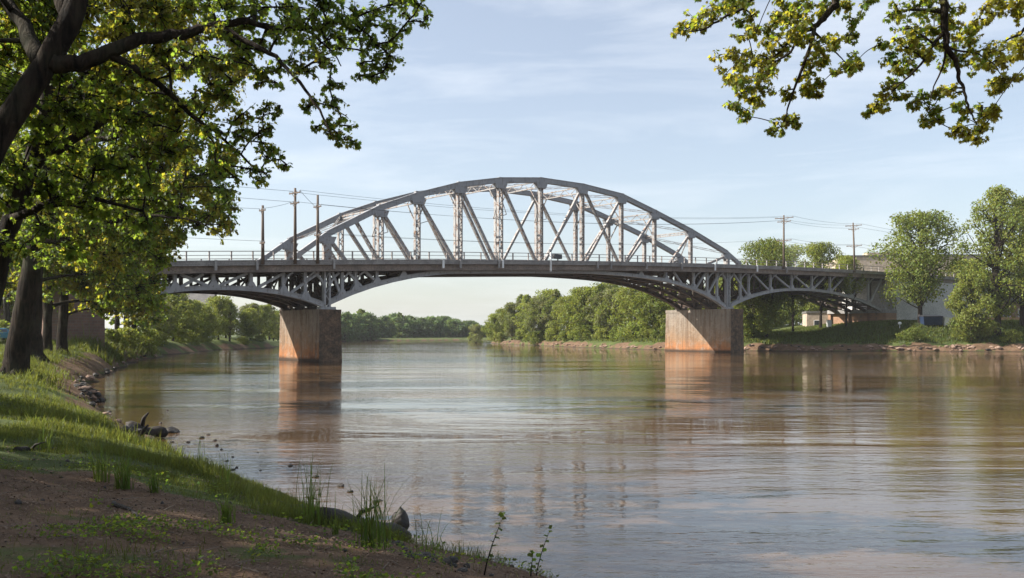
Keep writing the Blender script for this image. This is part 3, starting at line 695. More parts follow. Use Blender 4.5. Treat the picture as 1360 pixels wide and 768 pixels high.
def backtree(px, py, w, lean, top, label, clumps_, leaf, dens, spread, mats=('leafA','leafB'), shape='star', ymin=30, extra=None):
    b = hit(px, py, ymin); Yb = b.y; k = Yb/F; h_ = py-top
    tr_ = [(b-Vector((0,0,.2)),w*.62*k),(at(px+lean*.1,py-h_*.12,Yb),w*.46*k),(at(px+lean*.4,py-h_*.4,Yb),w*.40*k),(at(px+lean*.7,py-h_*.7,Yb),w*.28*k),(at(px+lean,top,Yb),w*.10*k)]
    return ptree(label, None, b, tr_, [], CL(clumps_, Yb, spread)+(fill(*extra, Yb+2, spread) if extra else []), leaf, dens, shape, mats, roots=True, twr=.03)
backtree(44,476,21,8,120,'maple with a dark trunk just behind and touching the thickest bank trunk',[(60,300,34),(95,280,34),(130,300,32),(165,320,26),(60,350,26),(100,360,24),(140,365,24),(180,350,22),(200,335,16),(30,250,40),(80,220,42),(130,240,38),(175,260,32),(205,290,22),(0,330,30),(20,380,22),(90,170,40)],.20,.55,4,extra=(0,235,140,400,30,26))
backtree(62,470,12,10,200,'slender trunked maple, third dark trunk from the left on the grass bank',[(75,320,28),(110,330,26),(145,350,24),(175,370,20),(80,370,20),(115,385,18),(150,390,16),(50,290,30),(100,290,28),(140,310,26),(185,345,18),(35,380,18),(60,395,14)],.21,.55,4,extra=(20,230,290,410,27,23))
backtree(82,469,13,12,190,'maple with a straight dark trunk, fourth from the left on the grass bank',[(95,330,28),(130,345,26),(165,360,22),(195,350,18),(110,380,20),(145,400,16),(180,395,16),(205,385,12),(120,300,28),(160,320,24),(90,405,12),(205,365,12)],.21,.6,4,extra=(80,235,310,432,26,20))
backtree(98,458,10,4,300,'small shaded maple in front of the brown brick abutment of the bridge',[(110,370,20),(135,385,18),(160,375,20),(185,385,18),(120,400,14),(150,410,12),(175,412,12),(200,405,12),(95,395,14),(205,380,10)],.26,.8,4,ymin=60)
backtree(155,455,7,2,330,'maple left of a row of three thin trunks beyond the brick abutment',[(160,385,16),(140,400,14),(165,410,14),(180,400,14),(150,425,10),(172,428,9)],.30,.8,4,ymin=84)
backtree(167,456,8,4,330,'maple in the middle of a row of three thin trunks beyond the brick abutment',[(175,390,16),(190,405,14),(200,395,14),(180,420,10),(195,425,9),(208,410,10)],.30,.8,4,ymin=88)
backtree(177,455,6,4,340,'maple right of a row of three thin trunks beyond the brick abutment',[(195,385,16),(208,400,12),(215,388,10),(205,425,12),(190,430,9),(216,420,8)],.30,.8,4,ymin=92)
backtree(10,452,9,-4,330,'shaded roadside maple far behind the trunks at the left edge',[(0,400,24),(30,385,24),(60,380,22),(20,420,14),(50,415,12),(-20,370,26),(90,360,22),(70,340,30),(20,340,34)],.35,.8,6,ymin=88)
# tree D: overhanging maple at the right, trunk behind the photographer
b = Vector((8.5,-1.2,gz(8.5,-1.2)))
tD = [(b-Vector((0,0,.2)),.36),(b+Vector((-.2,.5,2.5)),.28),(b+Vector((-.5,1.5,5.5)),.24),(Vector((7.4,2.6,9.4)),.18),(Vector((7.0,4.2,12)),.09)]
lD = [([Vector((7.6,2,8.2)),Vector((6.2,5,9.2)),at(1170,-150,9.2),at(1140,-60,9.7),at(1111,0,10),at(1097,22,10),at(1082,36,10),at(1062,45,10),at(1045,60,10.1),at(1028,75,10.2),at(1010,88,10.2)],.075,.006),
      ([at(1082,36,10),at(1078,58,9.9),at(1066,88,9.9),at(1055,118,9.9),at(1046,146,9.9),at(1040,165,9.9)],.026,.006),
      ([at(1082,44,10),at(1098,58,10.1),at(1112,72,10.2),at(1124,84,10.2)],.016,.005),
      ([at(1062,45,10),at(1050,70,10),at(1025,85,10),at(1000,100,9.9),at(985,130,9.8)],.016,.005),
      ([at(1140,-60,9.7),at(1070,-50,9.9),at(1010,-10,10),at(985,12,10),at(960,24,10),at(935,40,10),at(915,42,10)],.035,.006),
      ([Vector((7.6,2,8.2)),Vector((7.3,5,9.3)),at(1290,-150,9),at(1262,-60,9.4),at(1253,0,9.5),at(1254,35,9.5),at(1257,63,9.5),at(1270,84,9.6),at(1275,108,9.6),at(1284,128,9.6),at(1290,150,9.6),at(1298,165,9.6)],.07,.006),
      ([at(1255,42,9.5),at(1240,58,9.5),at(1228,80,9.4),at(1210,100,9.4),at(1195,112,9.4),at(1180,128,9.4)],.022,.005),
      ([at(1257,63,9.5),at(1252,90,9.6),at(1240,115,9.6),at(1235,135,9.6)],.014,.005),
      ([at(1257,63,9.5),at(1275,68,9.7),at(1300,72,9.8),at(1320,85,9.9),at(1330,100,9.9)],.014,.005),
      ([at(1400,-60,9),at(1380,20,9.2),at(1355,45,9.3),at(1335,55,9.3)],.03,.008),
      ([Vector((7.3,5,9.3)),at(1400,-60,9)],.05,.03)]
cD = CL([(912,38,11),(925,25,15),(945,22,17),(962,10,17),(985,5,18),(1000,25,15),(990,40,12),(1015,42,16),(1035,25,20),(1040,5,20),(1060,18,18),(1068,40,16),(1045,50,20),(1025,62,16),(965,72,13),(972,90,14),(985,72,12),(965,105,10),(985,105,13),(1005,82,16),(1020,92,14),(1035,78,14),(1008,100,15),
          (992,122,13),(980,140,11),(995,148,10),(1005,135,12),(1012,115,12),(1040,122,10),(1034,165,11),(1047,155,9),(1057,160,7),(1072,100,11),(1085,70,14),(1080,85,10),(1075,115,9),(1092,110,7),(1082,122,6),(1085,55,10),(1128,78,10),(1120,92,9),(1133,85,7),(1110,55,9),(1130,45,9),(1098,10,12),(1120,8,12),(1135,25,9),(1075,5,16),(1148,3,10),
          (1170,60,8),(1192,15,16),(1215,10,18),(1205,38,18),(1225,45,18),(1200,62,16),(1220,72,14),(1205,85,13),(1180,78,9),(1195,92,11),(1240,20,18),(1265,12,16),(1270,35,16),(1245,60,15),(1275,55,14),(1260,80,12),(1285,75,13),(1290,45,12),
          (1300,90,13),(1310,65,12),(1330,65,12),(1345,55,12),(1325,80,11),(1350,75,9),(1338,105,9),(1328,108,10),(1322,118,6),(1310,8,13),(1330,8,14),(1350,15,12),(1355,5,12),(1300,25,9),(1180,120,11),(1170,140,8),(1158,148,6),(1195,128,9),(1185,108,9),(1225,130,9),(1235,145,10),(1228,158,8),(1215,135,8),(1250,125,9),(1262,118,8),(1278,138,10),(1290,150,12),(1305,140,9),(1300,168,10),(1285,178,10),(1298,186,7),(1315,158,8),(1320,150,7),(1270,172,7),(1240,160,6)], 9.9, .45)
cD += CL([(1060,-60,60),(1160,-80,70),(1260,-70,70),(1360,-60,70),(980,-50,45),(1420,40,50),(1300,-180,90),(1180,-190,80)], 9.2, 1.2)
ptree('maple overhanging from the upper right corner, only its leafy hanging branches in view', None, b, tD, lD, sub_(cD), .060, .62, 'maple', ('leafB','leafA'), twr=.005)

# ------------------------------------------------------------------ trees on the far banks: prototypes of real size, copied
def proto(seed, H, Wd, leaf, n_cl, per, style='round', trunk_h=.28, clear=.14, mats=('leafC','leafD')):
    global rng
    keep = rng; rng = np.random.default_rng(seed)
    mb = MB(); L_ = L_new(); lm = MB()
    bend = rng.normal(size=2)*H*.03
    tp = [np.array([bend[0]*f**2, bend[1]*f**2, H*f]) for f in np.linspace(0,.88,7)]; r0 = H*.021
    mb.tube([p-np.array([0,0,.4 if i == 0 else 0]) for i, p in enumerate(tp)], [r0*1.25,r0,r0*.85,r0*.7,r0*.5,r0*.33,r0*.12], 8)
    n_cl = int(n_cl*1.45)
    for i in range(n_cl):
        f = (i+.5)/n_cl; zc = clear+(1-clear)*f**.92
        if style == 'round': prof = math.sin(math.pi*min(1,(zc-clear+.10)/(1.12-clear)))**.55
        elif style == 'tall': prof = math.sin(math.pi*min(1,(zc-clear+.12)/(1.10-clear)))**.8*(.8+.4*rng.uniform())
        else: prof = math.sqrt(max(0,1-(zc)**2))
        a = i*2.4+rng.uniform(-.5,.5); rr = prof*Wd/2*rng.uniform(.20,1.12)*.92
        cr = Wd*rng.uniform(.07,.17)*(1.1 if style == 'round' else .9)
        c = np.array([math.cos(a)*rr, math.sin(a)*rr, min(H-cr*.6, zc*H)])
        j = max(1, min(5, int((zc-.18)*6))); 
        if style != 'bush' and i%3 != 1:
            lm.tube(bez(tp[min(6, j+rng.integers(0,2))], c, .10, 6, .11), np.linspace(r0*.34, r0*.07, 6), 5)
        m = int(per*(cr/(Wd*.15))**2)
        u_ = unit(rng.normal(size=(m,3))+np.array([0,0,.25])); rad_ = rng.uniform(.45,1.08,(m,1))
        # each clump is itself a handful of sprays, so its outline is broken
        sp = unit(rng.normal(size=(9,3))); k_ = rng.integers(0,9,m); u_ = unit(u_+sp[k_]*1.1)
        pos = c+u_*rad_*np.array([cr,cr,cr*.72])
        L_[0].append(pos); L_[1].append(unit(u_*.5+rng.normal(size=(m,3)))); L_[2].append(u_+rng.normal(size=(m,3))*.55+np.array([0,0,.5])); L_[3].append(leaf*rng.uniform(.5,1.3,m))
    pos, d, n, s_ = L_cat(L_); me = leaves_mesh('crown', pos, d, n, s_, 'quad', M[mats[0]])
    me.materials.append(M[mats[1]]); sel = (vnoise(pos[:,0]*.5+pos[:,2]*.3+seed*9, pos[:,1]*.5+pos[:,2]*.3, seed)+rng.uniform(-.15,.15,len(pos))) > .62
    me.polygons.foreach_set('material_index', sel.astype(np.int32))
    out_ = {'crown': me, 'H': H}
    if style != 'bush':
        mb2 = bpy.data.meshes.new('trunk'); mb2.from_pydata(mb.v, [], mb.f); mb2.materials.append(M['bark']); out_['trunk'] = mb2
        lb = bpy.data.meshes.new('limbs'); lb.from_pydata(lm.v, [], lm.f); lb.materials.append(M['bark']); out_['limbs'] = lb
    rng = keep; return out_
PR = {}
PR['r1'] = proto(1, 14, 11, .42, 46, 150); PR['r2'] = proto(2, 14, 10, .42, 44, 150, mats=('leafE','leafC')); PR['r3'] = proto(3, 14, 12, .42, 50, 150, mats=('leafD','leafC'))
PR['t1'] = proto(4, 16, 8.5, .42, 48, 130, 'tall'); PR['t2'] = proto(5, 16, 8, .42, 44, 130, 'tall', mats=('leafC','leafE')); PR['r4'] = proto(6, 14, 10.5, .42, 46, 150)
PR['f1'] = proto(7, 14, 12, .75, 40, 80, clear=.02, mats=('leafF','leafF')); PR['f2'] = proto(8, 15, 10, .75, 40, 80, 'tall', clear=.02, mats=('leafF','leafC')); PR['f3'] = proto(9, 13, 13, .75, 40, 80, clear=.02, mats=('leafF','leafF'))
PR['b1'] = proto(10, 3, 5, .24, 26, 130, 'bush', mats=('leafD','leafC')); PR['b2'] = proto(11, 3, 4.4, .24, 26, 130, 'bush', mats=('leafC','leafE')); PR['b3'] = proto(12, 2.6, 6, .24, 28, 130, 'bush', mats=('leafC','leafD'))
PR['n5'] = proto(17, 17, 11, .34, 34, 200, clear=.50, mats=('leafD','leafC')); PR['n1'] = proto(13, 17, 13, .34, 62, 190, clear=.24, mats=('leafC','leafD')); PR['n2'] = proto(14, 22, 14, .34, 66, 230, 'tall', clear=.16, mats=('leafC','leafD')); PR['n3'] = proto(15, 11, 9, .32, 44, 260, clear=.12, mats=('leafD','leafC')); PR['n4'] = proto(16, 20, 13, .34, 60, 230, 'tall', clear=.2)
def put(kind, base, H, wscale=1, rz=None, label='', group=None, name='tree', cat='tree'):
    p = PR[kind]; s_ = H/p['H']; root = thing(name, label, cat, base, random.uniform(0,6.28) if rz is None else rz, group)
    root.scale = (s_*wscale, s_*wscale, s_)
    for k in ('trunk','limbs','crown'):
        if k in p: obj(k, p[k], root)
    return root
def putpx(kind, px, py, top, wscale=1, ymin=100, ymax=420, dy=0, **kw):
    b = hit(px, py, ymin, ymax)
    if dy: b = Vector(((px-CX)/F*(b.y+dy), b.y+dy, 0)); b.z = gz(b.x, b.y)
    if b.z < .05: b.z = max(b.z, .1)
    H = EYE-(top-HY)/F*b.y - b.z
    return put(kind, b-Vector((0,0,.15)), max(H, 2), wscale, **kw)
ordn = ['first','second','third','fourth','fifth','sixth','seventh','eighth','ninth','tenth','eleventh','twelfth','thirteenth','fourteenth','fifteenth','sixteenth']
# peninsula mass seen under the main span (front row, then a back row)
row = [('r2',632,430,.9),('r1',657,416,1.0),('r2',680,401,.95),('t1',700,391,1.1),('r2',718,392,1.0),('t2',738,384,1.2),('r3',757,392,1.0),('r1',776,380,1.0),('t2',797,377,1.2),('r2',818,381,1.0),('r3',842,379,1.0),('r4',868,380,.95),('t1',892,384,1.2),('r1',915,380,1.0),('r3',940,386,1.0),('r4',966,380,1.0)]
for i, (k, px, top, ws) in enumerate(row):
    Yf = np.interp(px, [632,650,700,760,880,990],[238,235,204,184,158,152])+5.5; b = Vector(((px-CX)/F*Yf, Yf, 0)); b.z = gz(b.x, b.y)
    where = 'small lone-looking tree at the tip of the wooded point' if i == 0 else '%s tree from the left, front row of the wood under the main span' % ordn[i]
    put(k, b-Vector((0,0,.2)), EYE-(top-HY)/F*Yf-b.z, ws, None, where, 'trees of the wood on the river point')
brow = [('r1',668,408),('t2',692,390),('r4',730,383),('t1',766,382),('r1',808,374),('t2',855,377),('r1',880,376),('t1',928,374),('r4',955,376),('r1',984,380)]
for i, (k, px, top) in enumerate(brow):
    Yf = np.interp(px, [632,650,700,760,880,990],[238,235,204,184,158,152])+17; b = Vector(((px-CX)/F*Yf, Yf, 0)); b.z = gz(b.x, b.y)
    put(k, b-Vector((0,0,.2)), EYE-(top+1-HY)/F*Yf-b.z, 1.1, None, '%s tree from the left, back row of the wood under the main span' % ordn[i], 'trees of the wood on the river point')
# bushes at the waterline of the point
for i, px in enumerate([664,690,712,735,752,775,800,822,845,862,885,930,952,995]):
    Yf = np.interp(px, [632,650,700,760,880,990],[238,235,204,184,158,150])+2.2; b = Vector(((px-CX)/F*Yf, Yf, 0)); b.z = gz(b.x, b.y)
    put(('b1','b2','b3')[i%3], b-Vector((0,0,.1)), random.uniform(2.2,3.6), 1.1, None, '%s low green bush from the left at the wooded point waterline' % ordn[i], 'bushes along the waterline', 'bush', 'bush')
# trees behind the right span
PX = [('n1',1018,450,318,.78,150,'round crowned tree rising over the deck just right of the right pier'),('n3',1000,452,352,.9,150,'low leafy tree in the gap right of the right pier'),('n5',1090,438,322,.75,165,'tree whose top shows over the deck between the two right-hand utility poles'),('n5',1053,443,368,.9,160,'thin trunked tree standing under the right-hand arch'),('n5',1124,436,340,.7,176,'tree top peeping above the deck left of the rightmost utility pole'),('n5',1040,430,326,.9,180,'tree set back behind the right-hand arch'),('r1',985,445,385,1,175,'tree filling the background right behind the right pier')]
for k, px, py, top, ws, ym, lb in PX: putpx(k, px, py, top, ws, ym, label=lb, name='bank_tree')
# the big trees at the right
putpx('n1', 1222, 437, 281, .88, 141, label='broad rounded sunlit tree in front of the grey retaining wall', name='bank_tree', dy=2)
putpx('n2', 1325, 446, 248, .95, 141, label='tallest loose crowned tree on the right bank', name='bank_tree')
putpx('n4', 1358, 440, 262, .9, 141, label='tall tree cut by the right edge of the photograph', name='bank_tree', dy=3)
putpx('n3', 1290, 455, 362, .82, 138, label='low bushy tree with several pale stems at the lip of the right bank', name='bank_tree')
putpx('n1', 1400, 440, 270, .8, 141, label='tree just beyond the right edge of the photograph', name='bank_tree', dy=6)
for i, (px, py, top, k) in enumerate([(1278,452,432,'b1'),(1310,448,436,'b2'),(1212,452,443,'b3'),(1345,455,446,'b1')]):
    putpx(k, px, py, top, 1, 138, label=('light green shrub under the low bushy tree','dark shrub between the pale stems and the tallest tree','flat shrub at the foot of the broad rounded tree','rounded shrub near the right edge of the bank')[i], name='shrub', cat='shrub')
# left far bank
lf = [('t2',222,392,118,1.1),('r2',243,396,125,1.0),('t1',262,392,132,1.1),('r3',283,399,138,1),('r1',305,397,146,1),('r3',326,404,152,.9),('t2',343,398,160,1),('r1',358,408,168,.9),('r4',236,385,140,1),('r1',290,392,158,1),('t2',368,402,196,1),('r1',250,404,122,.9),('r4',272,404,128,.9),('r3',315,408,150,1),('r1',345,412,166,1),('r2',334,402,172,1.1),('r4',352,404,180,1),('r1',300,400,165,1.2),('r3',385,412,205,1),('r2',402,416,215,1)]
for i, (k, px, top, Yf, ws) in enumerate(lf):
    sx_ = np.interp(Yf, [104,116,132,150,160,171,195,245],[-41,-45.5,-47,-49.5,-47.5,-45.7,-50,-58]); x = min((px-CX)/F*Yf, sx_-2.5); b = Vector((x, Yf, gz(x, Yf)))
    put(k, b-Vector((0,0,.2)), EYE-(top-HY)/F*Yf-b.z, ws, None, '%s tree from the left on the far left bank behind the bridge' % (ordn+['seventeenth','eighteenth','nineteenth','twentieth'])[[0,2,4,6,9,11,13,15,1,7,17,3,5,10,14,12,16,8,18,19][i]], 'trees on the left bank behind the bridge')
for i, (px, Yf, h_) in enumerate([(205,96,2.6),(216,104,2.4),(196,90,2.0),(240,121,2.0),(262,134,2.2),(300,148,2.4),(340,163,1.6),(355,170,1.3),(225,112,2.6),(283,142,2.2)]+[(0,y_,h2) for y_,h2 in ((100,2.4),(108,2.0),(117,2.8),(125,2.2),(130,3.0),(138,2.4),(145,2.8),(153,2.0),(158,2.4),(176,2.2),(183,2.6),(190,2.4),(198,2.8),(93,1.7))]):
    sx_ = np.interp(Yf, [90,104,116,132,150,160,171,195,245],[-38.5,-41,-45.5,-47,-49.5,-47.5,-45.7,-50,-58]); x = min((px-CX)/F*Yf, sx_-1.4); b = Vector((x, Yf, gz(x, Yf)))
    if i > 9: x += 1.0-1.2*(i%3); b = Vector((x, Yf, gz(x, Yf))); put(('b1','b3','b2')[i%3], b-Vector((0,0,.15)), h_, 1.2, None, 'bush in the unbroken waterside scrub of the left bank beyond the bridge', 'waterside scrub on the left bank', 'bush', 'bush'); continue
    put(('b1','b3','b2')[i%3], b-Vector((0,0,.1)), h_, 1, None, '%s waterside bush from the left below the left-hand arch' % ordn[(2,3,0,5,6,8,9,1,4,7)[i]] if i not in (6,7) else ('low sunlit bush on the grassy spit beside the left pier' if i == 6 else 'flattest bush at the very tip of the grassy spit beside the left pier'), 'bushes on the left bank', 'bush', 'bush')
# far treeline at the bend
random.seed(3)
n = 58
for i in range(n):
    px = 372+i*(700-372)/n+random.uniform(-3,3); back = (i//2)%2
    Yf = (np.interp(px, [372,450,520,600,700],[262,262,332,346,354])+3+back*12); top = np.interp(px, [372,430,460,480,500,520,545,565,585,605,630,650,700],[412,416,418,414,424,418,420,425,421,426,428,430,430])+random.uniform(-3,4)
    x = (px-CX)/F*Yf; b = Vector((x, Yf, gz(x, Yf))); 
    if b.z < .2: Yf += 20; x = (px-CX)/F*Yf; b = Vector((x, Yf, gz(x, Yf)))
    put(('f1','f2','f3')[i%3], b-Vector((0,0,1.2)), EYE-(top-HY)/F*Yf-b.z+1.2, random.uniform(.9,1.25), None, 'hazy blue green tree in the distant treeline at the river bend', 'distant treeline at the river bend', 'distant_tree')
for i in range(16):                              # woods continuing behind both banks
    x = -75-i*9+random.uniform(-4,4); Yf = 150+i*3+random.uniform(-10,20)
    put(('r1','r2','t1')[i%3], Vector((x, Yf, gz(x, Yf)-.2)), random.uniform(12,17), 1.2, None, 'tree glimpsed between the trunks in the wood far behind the left bank', 'wood behind the left bank', 'background_tree')
for i in range(16):
    x = 95+i*8+random.uniform(-3,3); Yf = 178+random.uniform(-4,22)+i
    if i > 9: x = 48+(i-10)*6.5; Yf = 205+random.uniform(-8,8)
    put(('r1','r4','t1')[i%3], Vector((x, Yf, gz(x, Yf)-.2)), random.uniform(11,15), 1.2, None, 'tree in the wood glimpsed behind the big right-hand trees' if i <= 9 else 'tree closing the view far behind the right-hand arch', 'wood behind the right bank' if i <= 9 else 'trees far behind the right arch', 'background_tree')
for i in range(16):
    x = 42+i*4.2; Yf = 199+random.uniform(-4,4)
    put(('b1','b2','b3')[i%3], Vector((x, Yf, gz(x, Yf)-.2)), random.uniform(4,6), .9, None, 'tall bush in the thicket far behind the right-hand arch', 'thicket far behind the right arch', 'bush', 'bush')
#PART3
# ------------------------------------------------------------------ unseen trees added out of view to shade the foreground
for i, (x, y, k, H, lb) in enumerate([(-18,2.6,'n1',14,'unseen round tree added left of the footpath for its shade'),(-21,9.0,'n2',17,'unseen loose crowned tree added left of the path for dappled shade'),(-31,19,'n2',18,'unseen loose crowned tree added beside the left lawn for its shade'),(-21,-2.0,'n4',16,'unseen tall tree added behind the photographer on the left for its shade'),(-12,-3.5,'n3',12,'unseen small bushy tree added behind the photographer for its shade')]):
    put(k, Vector((x, y, gz(x, y)-.2)), H, 1.15, None, lb, name='bank_tree')
# ------------------------------------------------------------------ utility poles and wires along the near edge of the deck
def upole(px, top, arms, label, lean=0):
    s = s_of(px, ON-.25); b = P(s, ON-.25, zd(s)-.42); zt = EYE-(top-HY)/F*b.y; r_ = thing('utility_pole', label, 'utility pole', b, 0, 'utility poles along the bridge')
    h_ = zt-b.z; m = MB(); m.tube([(0,0,0),(lean*.4,0,h_*.5),(lean,0,h_)], [.17,.145,.11], 10); m.build('post', M['wood'], r_, True)
    m = MB(); m.beam((0,.0,.08), (0,.25,.08), .3, .10); m.beam((0,.0,.3), (0,.25,.3), .3, .10); m.build('mounting_bracket', M['darkmetal'], r_)
    tips = []
    for za, hl in arms:
        z = h_-za; f = z/h_; c = Vector((lean*f, -.16, z)); A = c-Wv.normalized()*0-Vector((hl*.75,-hl*.66,0)); B = c+Vector((hl*.75,-hl*.66,0))
        m = MB(); m.beam(A, B, .09, .11); m.beam(A.lerp(c,.45), c-Vector((0,0,.45)), .04, .04); m.beam(B.lerp(c,.45), c-Vector((0,0,.45)), .04, .04); arm = m.build('crossarm', M['wood'], r_)
        for q in (.04, .32, .68, .96):
            t_ = A.lerp(B, q); n_ = MB(); n_.tube([t_+Vector((0,0,.05)), t_+Vector((0,0,.13)), t_+Vector((0,0,.2))], [.03,.055,.03], 6); n_.build('insulator', M['porcelain'], arm); tips.append(b+t_+Vector((0,0,.2)))
    return tips
p1 = upole(349,273,[(.5,.5),(3.6,.4)],'shortest and leftmost of the three poles standing by the left end of the truss')
p2 = upole(392,250,[(.5,.9),(1.5,.7)],'tallest pole, middle of the three by the left end of the truss')
p3 = upole(422,259,[(1.2,.6),(4.0,.5)],'pole standing in front of the low left end of the truss')
p4 = upole(1041,286,[(.45,1.5),(1.0,1.1),(3.9,1.2)],'pole with three crossarms, left of the two right-hand poles')
p5 = upole(1135,296,[(.5,1.4),(1.1,.9),(3.9,1.3)],'slightly leaning pole, right of the two right-hand poles', -.25)
def wire(a, b, sag, label, r_=.018, n=18):
    a = Vector(a); b = Vector(b); m = MB(); m.tube([a.lerp(b, i/n)-Vector((0,0,4*sag*(i/n)*(1-i/n))) for i in range(n+1)], r_, 4, False)
    tag(m.build('power_line', M['wire'], None, True), label, 'power line', 'overhead wires strung along the bridge')
lft = [P(-58,-1.5,z) for z in (17.4,16.6,14.0,11.6)]
wl = 'thin dark overhead wire running left from the left-hand poles'
wire(lft[0], p2[1], .5, wl); wire(lft[1], p2[4], .5, wl); wire(lft[2], p1[0], .35, wl); wire(lft[3], p1[5], .3, wl); wire(p1[2], p2[5], .1, 'short wire dipping between the two leftmost poles'); wire(p2[3], p3[0], .06, 'short wire between the two right poles of the left group')
wl = 'thin overhead wire spanning across the truss from the left to the right poles'
for A, B, sg in ((p2[0],p4[0],1.1),(p2[3],p4[3],1.2),(p2[5],p4[5],1.3),(p3[2],p4[6],1.2),(p3[4],p4[8],.9),(p3[7],p4[11],1.0)): wire(A, B, sg, wl, .016, 30)
wl = 'thin overhead wire between the two right-hand poles'
for q in (0,3,5,8,11): wire(p4[q], p5[q], .35, wl)
wl = 'thin overhead wire leaving the rightmost pole towards the right edge'
for q in (0,3,8,11): wire(p5[q], P(178,ON-.25,zd(178)+[7.2,0,0,7.0,0,0,0,0,3.6,0,0,3.5][q]), .5, wl)
# ------------------------------------------------------------------ buildings
def openings(root, face, x0, x1, z0, z1, nx_, nz_, w_, h_, y, matw='glassdark'):
    for i in range(nx_):
        for j in range(nz_):
            cx = x0+(i+.5)*(x1-x0)/nx_; cz_ = z0+(j+.5)*(z1-z0)/nz_
            f = MB(); t_ = .09
            for a in ((cx-w_/2-t_,cx-w_/2,cz_-h_/2-t_,cz_+h_/2+t_),(cx+w_/2,cx+w_/2+t_,cz_-h_/2-t_,cz_+h_/2+t_),(cx-w_/2,cx+w_/2,cz_-h_/2-t_,cz_-h_/2),(cx-w_/2,cx+w_/2,cz_+h_/2,cz_+h_/2+t_)): f.box(a[0],a[1],y-.07,y-.004,a[2],a[3])
            fr = f.build('window', M['white'], root); p = MB(); p.box(cx-w_/2,cx+w_/2,y-.03,y-.006,cz_-h_/2,cz_+h_/2); p.build('pane', M[matw], fr)
def building(name, label, cat, x, y, w_, d_, z0, z1, wall, rz=0, roof='roofdark', par=.4, win=None, pitched=0):
    r_ = thing(name, label, cat, (x,y,z0), R(rz)); H = z1-z0
    m = MB(); m.box(-w_/2,w_/2,0,d_,-1.5,H); m.build('wall', M[wall], r_)
    m = MB()
    if pitched:
        m.add([(-w_/2-.4,-.4,H+.01),(w_/2+.4,-.4,H+.01),(w_/2+.4,d_+.4,H+.01),(-w_/2-.4,d_+.4,H+.01),(-w_/2-.4,d_/2,H+pitched),(w_/2+.4,d_/2,H+pitched)], [(0,1,5,4),(2,3,4,5),(0,4,3),(1,2,5),(3,2,1,0)])
    else:
        m.box(-w_/2-.12,w_/2+.12,-.12,d_+.12,H+.003,H+par)
    m.build('roof', M[roof], r_)
    if win: openings(r_, 0, -w_/2+.6, w_/2-.6, win[0], win[1], win[2], win[3], win[4], win[5], 0)
    return r_
z_ = lambda py, Y: EYE-(py-HY)/F*Y
b_ = building('warehouse', 'long beige flat roofed building rising behind the right end of the deck', 'building', 87, 196, 30, 24, 3.2, z_(341,196), 'beige', -6, win=(9,13,7,1,1.6,1.2))
m = MB(); m.box(-9,-3,2,6,z_(341,196)-3.2+.41,z_(337,196)-3.2+.5); m.build('roof_unit', M['beige'], b_)
building('riverside_shed', 'low pale building under the right-hand arch with a sunlit end wall', 'building', 61.5, 174, 9, 8, 2.6, z_(416,174), 'beige', -12, win=(1.2,3.0,3,1,1.1,1.0))
building('brick_house', 'red brick building at the right edge behind the leaning trunks', 'building', 108, 186, 16, 12, 4.3, z_(402,186), 'brick', -5, win=(1.2,4,5,1,1.3,1.5), pitched=2.6)
m = MB(); m.box(-7,7,0,.35,-1,1.6); g = tag(m.build('garden_wall', M['stone']), 'low buff masonry wall between the right-hand tree trunks and the brick building', 'wall'); g.location = (90,170,4.2)
building('white_house', 'white house glimpsed between trunks on the left bank behind the bridge', 'house', -62, 168, 11, 9, 3.4, 8.2, 'white', 8, win=(1.2,3.8,3,1,1.2,1.3), pitched=2.4)
building('brick_hall', 'brown brick building glimpsed behind the trunks at the left edge', 'building', -66, 112, 26, 12, 1.9, 8.4, 'dbrick', 20, win=(1.5,5,5,1,1.5,1.7), pitched=0)
# dumpster and white box by the wall
c = hit(1240,433,141); r_ = thing('dumpster', 'dark blue waste container beside the white box at the foot of the wall', 'dumpster', c)
m = MB(); m.hexa([(-1.9,-.8,.15),(1.0,-.8,.15),(1.0,.8,.15),(-1.9,.8,.15)],[(-2.1,-.9,1.5),(1.1,-.9,1.5),(1.1,.9,1.5),(-2.1,.9,1.5)]); m.build('bin_body', M['navypaint'], r_)
m = MB(); m.hexa([(-2.15,-.95,1.503),(1.15,-.95,1.503),(1.15,.95,1.503),(-2.15,.95,1.503)],[(-2.15,-.95,1.58),(1.15,-.95,1.58),(1.15,.95,1.85),(-2.15,.95,1.85)]); m.build('lid', M['darkmetal'], r_)
for x in (-1.6,.7): m = MB(); m.tube([(x,-.6,.12),(x,-.45,.12)], .13, 8); m.build('wheel', M['rubber'], r_)
m = MB(); m.box(-.6,.6,-.5,.5,0,1.35); m.box(-.66,.66,-.56,.56,1.353,1.45); m.box(-.5,.5,-.53,-.503,.2,1.2); g = tag(m.build('utility_box', M['white']), 'white square cabinet right of the dark blue waste container', 'cabinet'); g.location = c+Vector((2.1,-.2,0))
c = hit(1195,437,141); m = MB(); m.tube([(0,0,-.3),(0,0,.75)], .05, 6); m.build
m.tube([(0,0,.6),(0,0,.68),(0,0,.85),(0,0,1.02),(0,0,1.1)], [.08,.24,.3,.24,.08], 10); g = tag(m.build('globe_lamp', M['white'], None, True), 'small white globe on a short post in front of the grey wall', 'garden lamp'); g.location = c
c = hit(1101,437,140); m = MB(); m.box(-.35,.35,-.3,.3,-.2,1.5); m.box(-.4,.4,-.35,.35,1.503,1.6); g = tag(m.build('marker_post', M['white']), 'stubby white post on the grass left of the stone abutment', 'post'); g.location = c
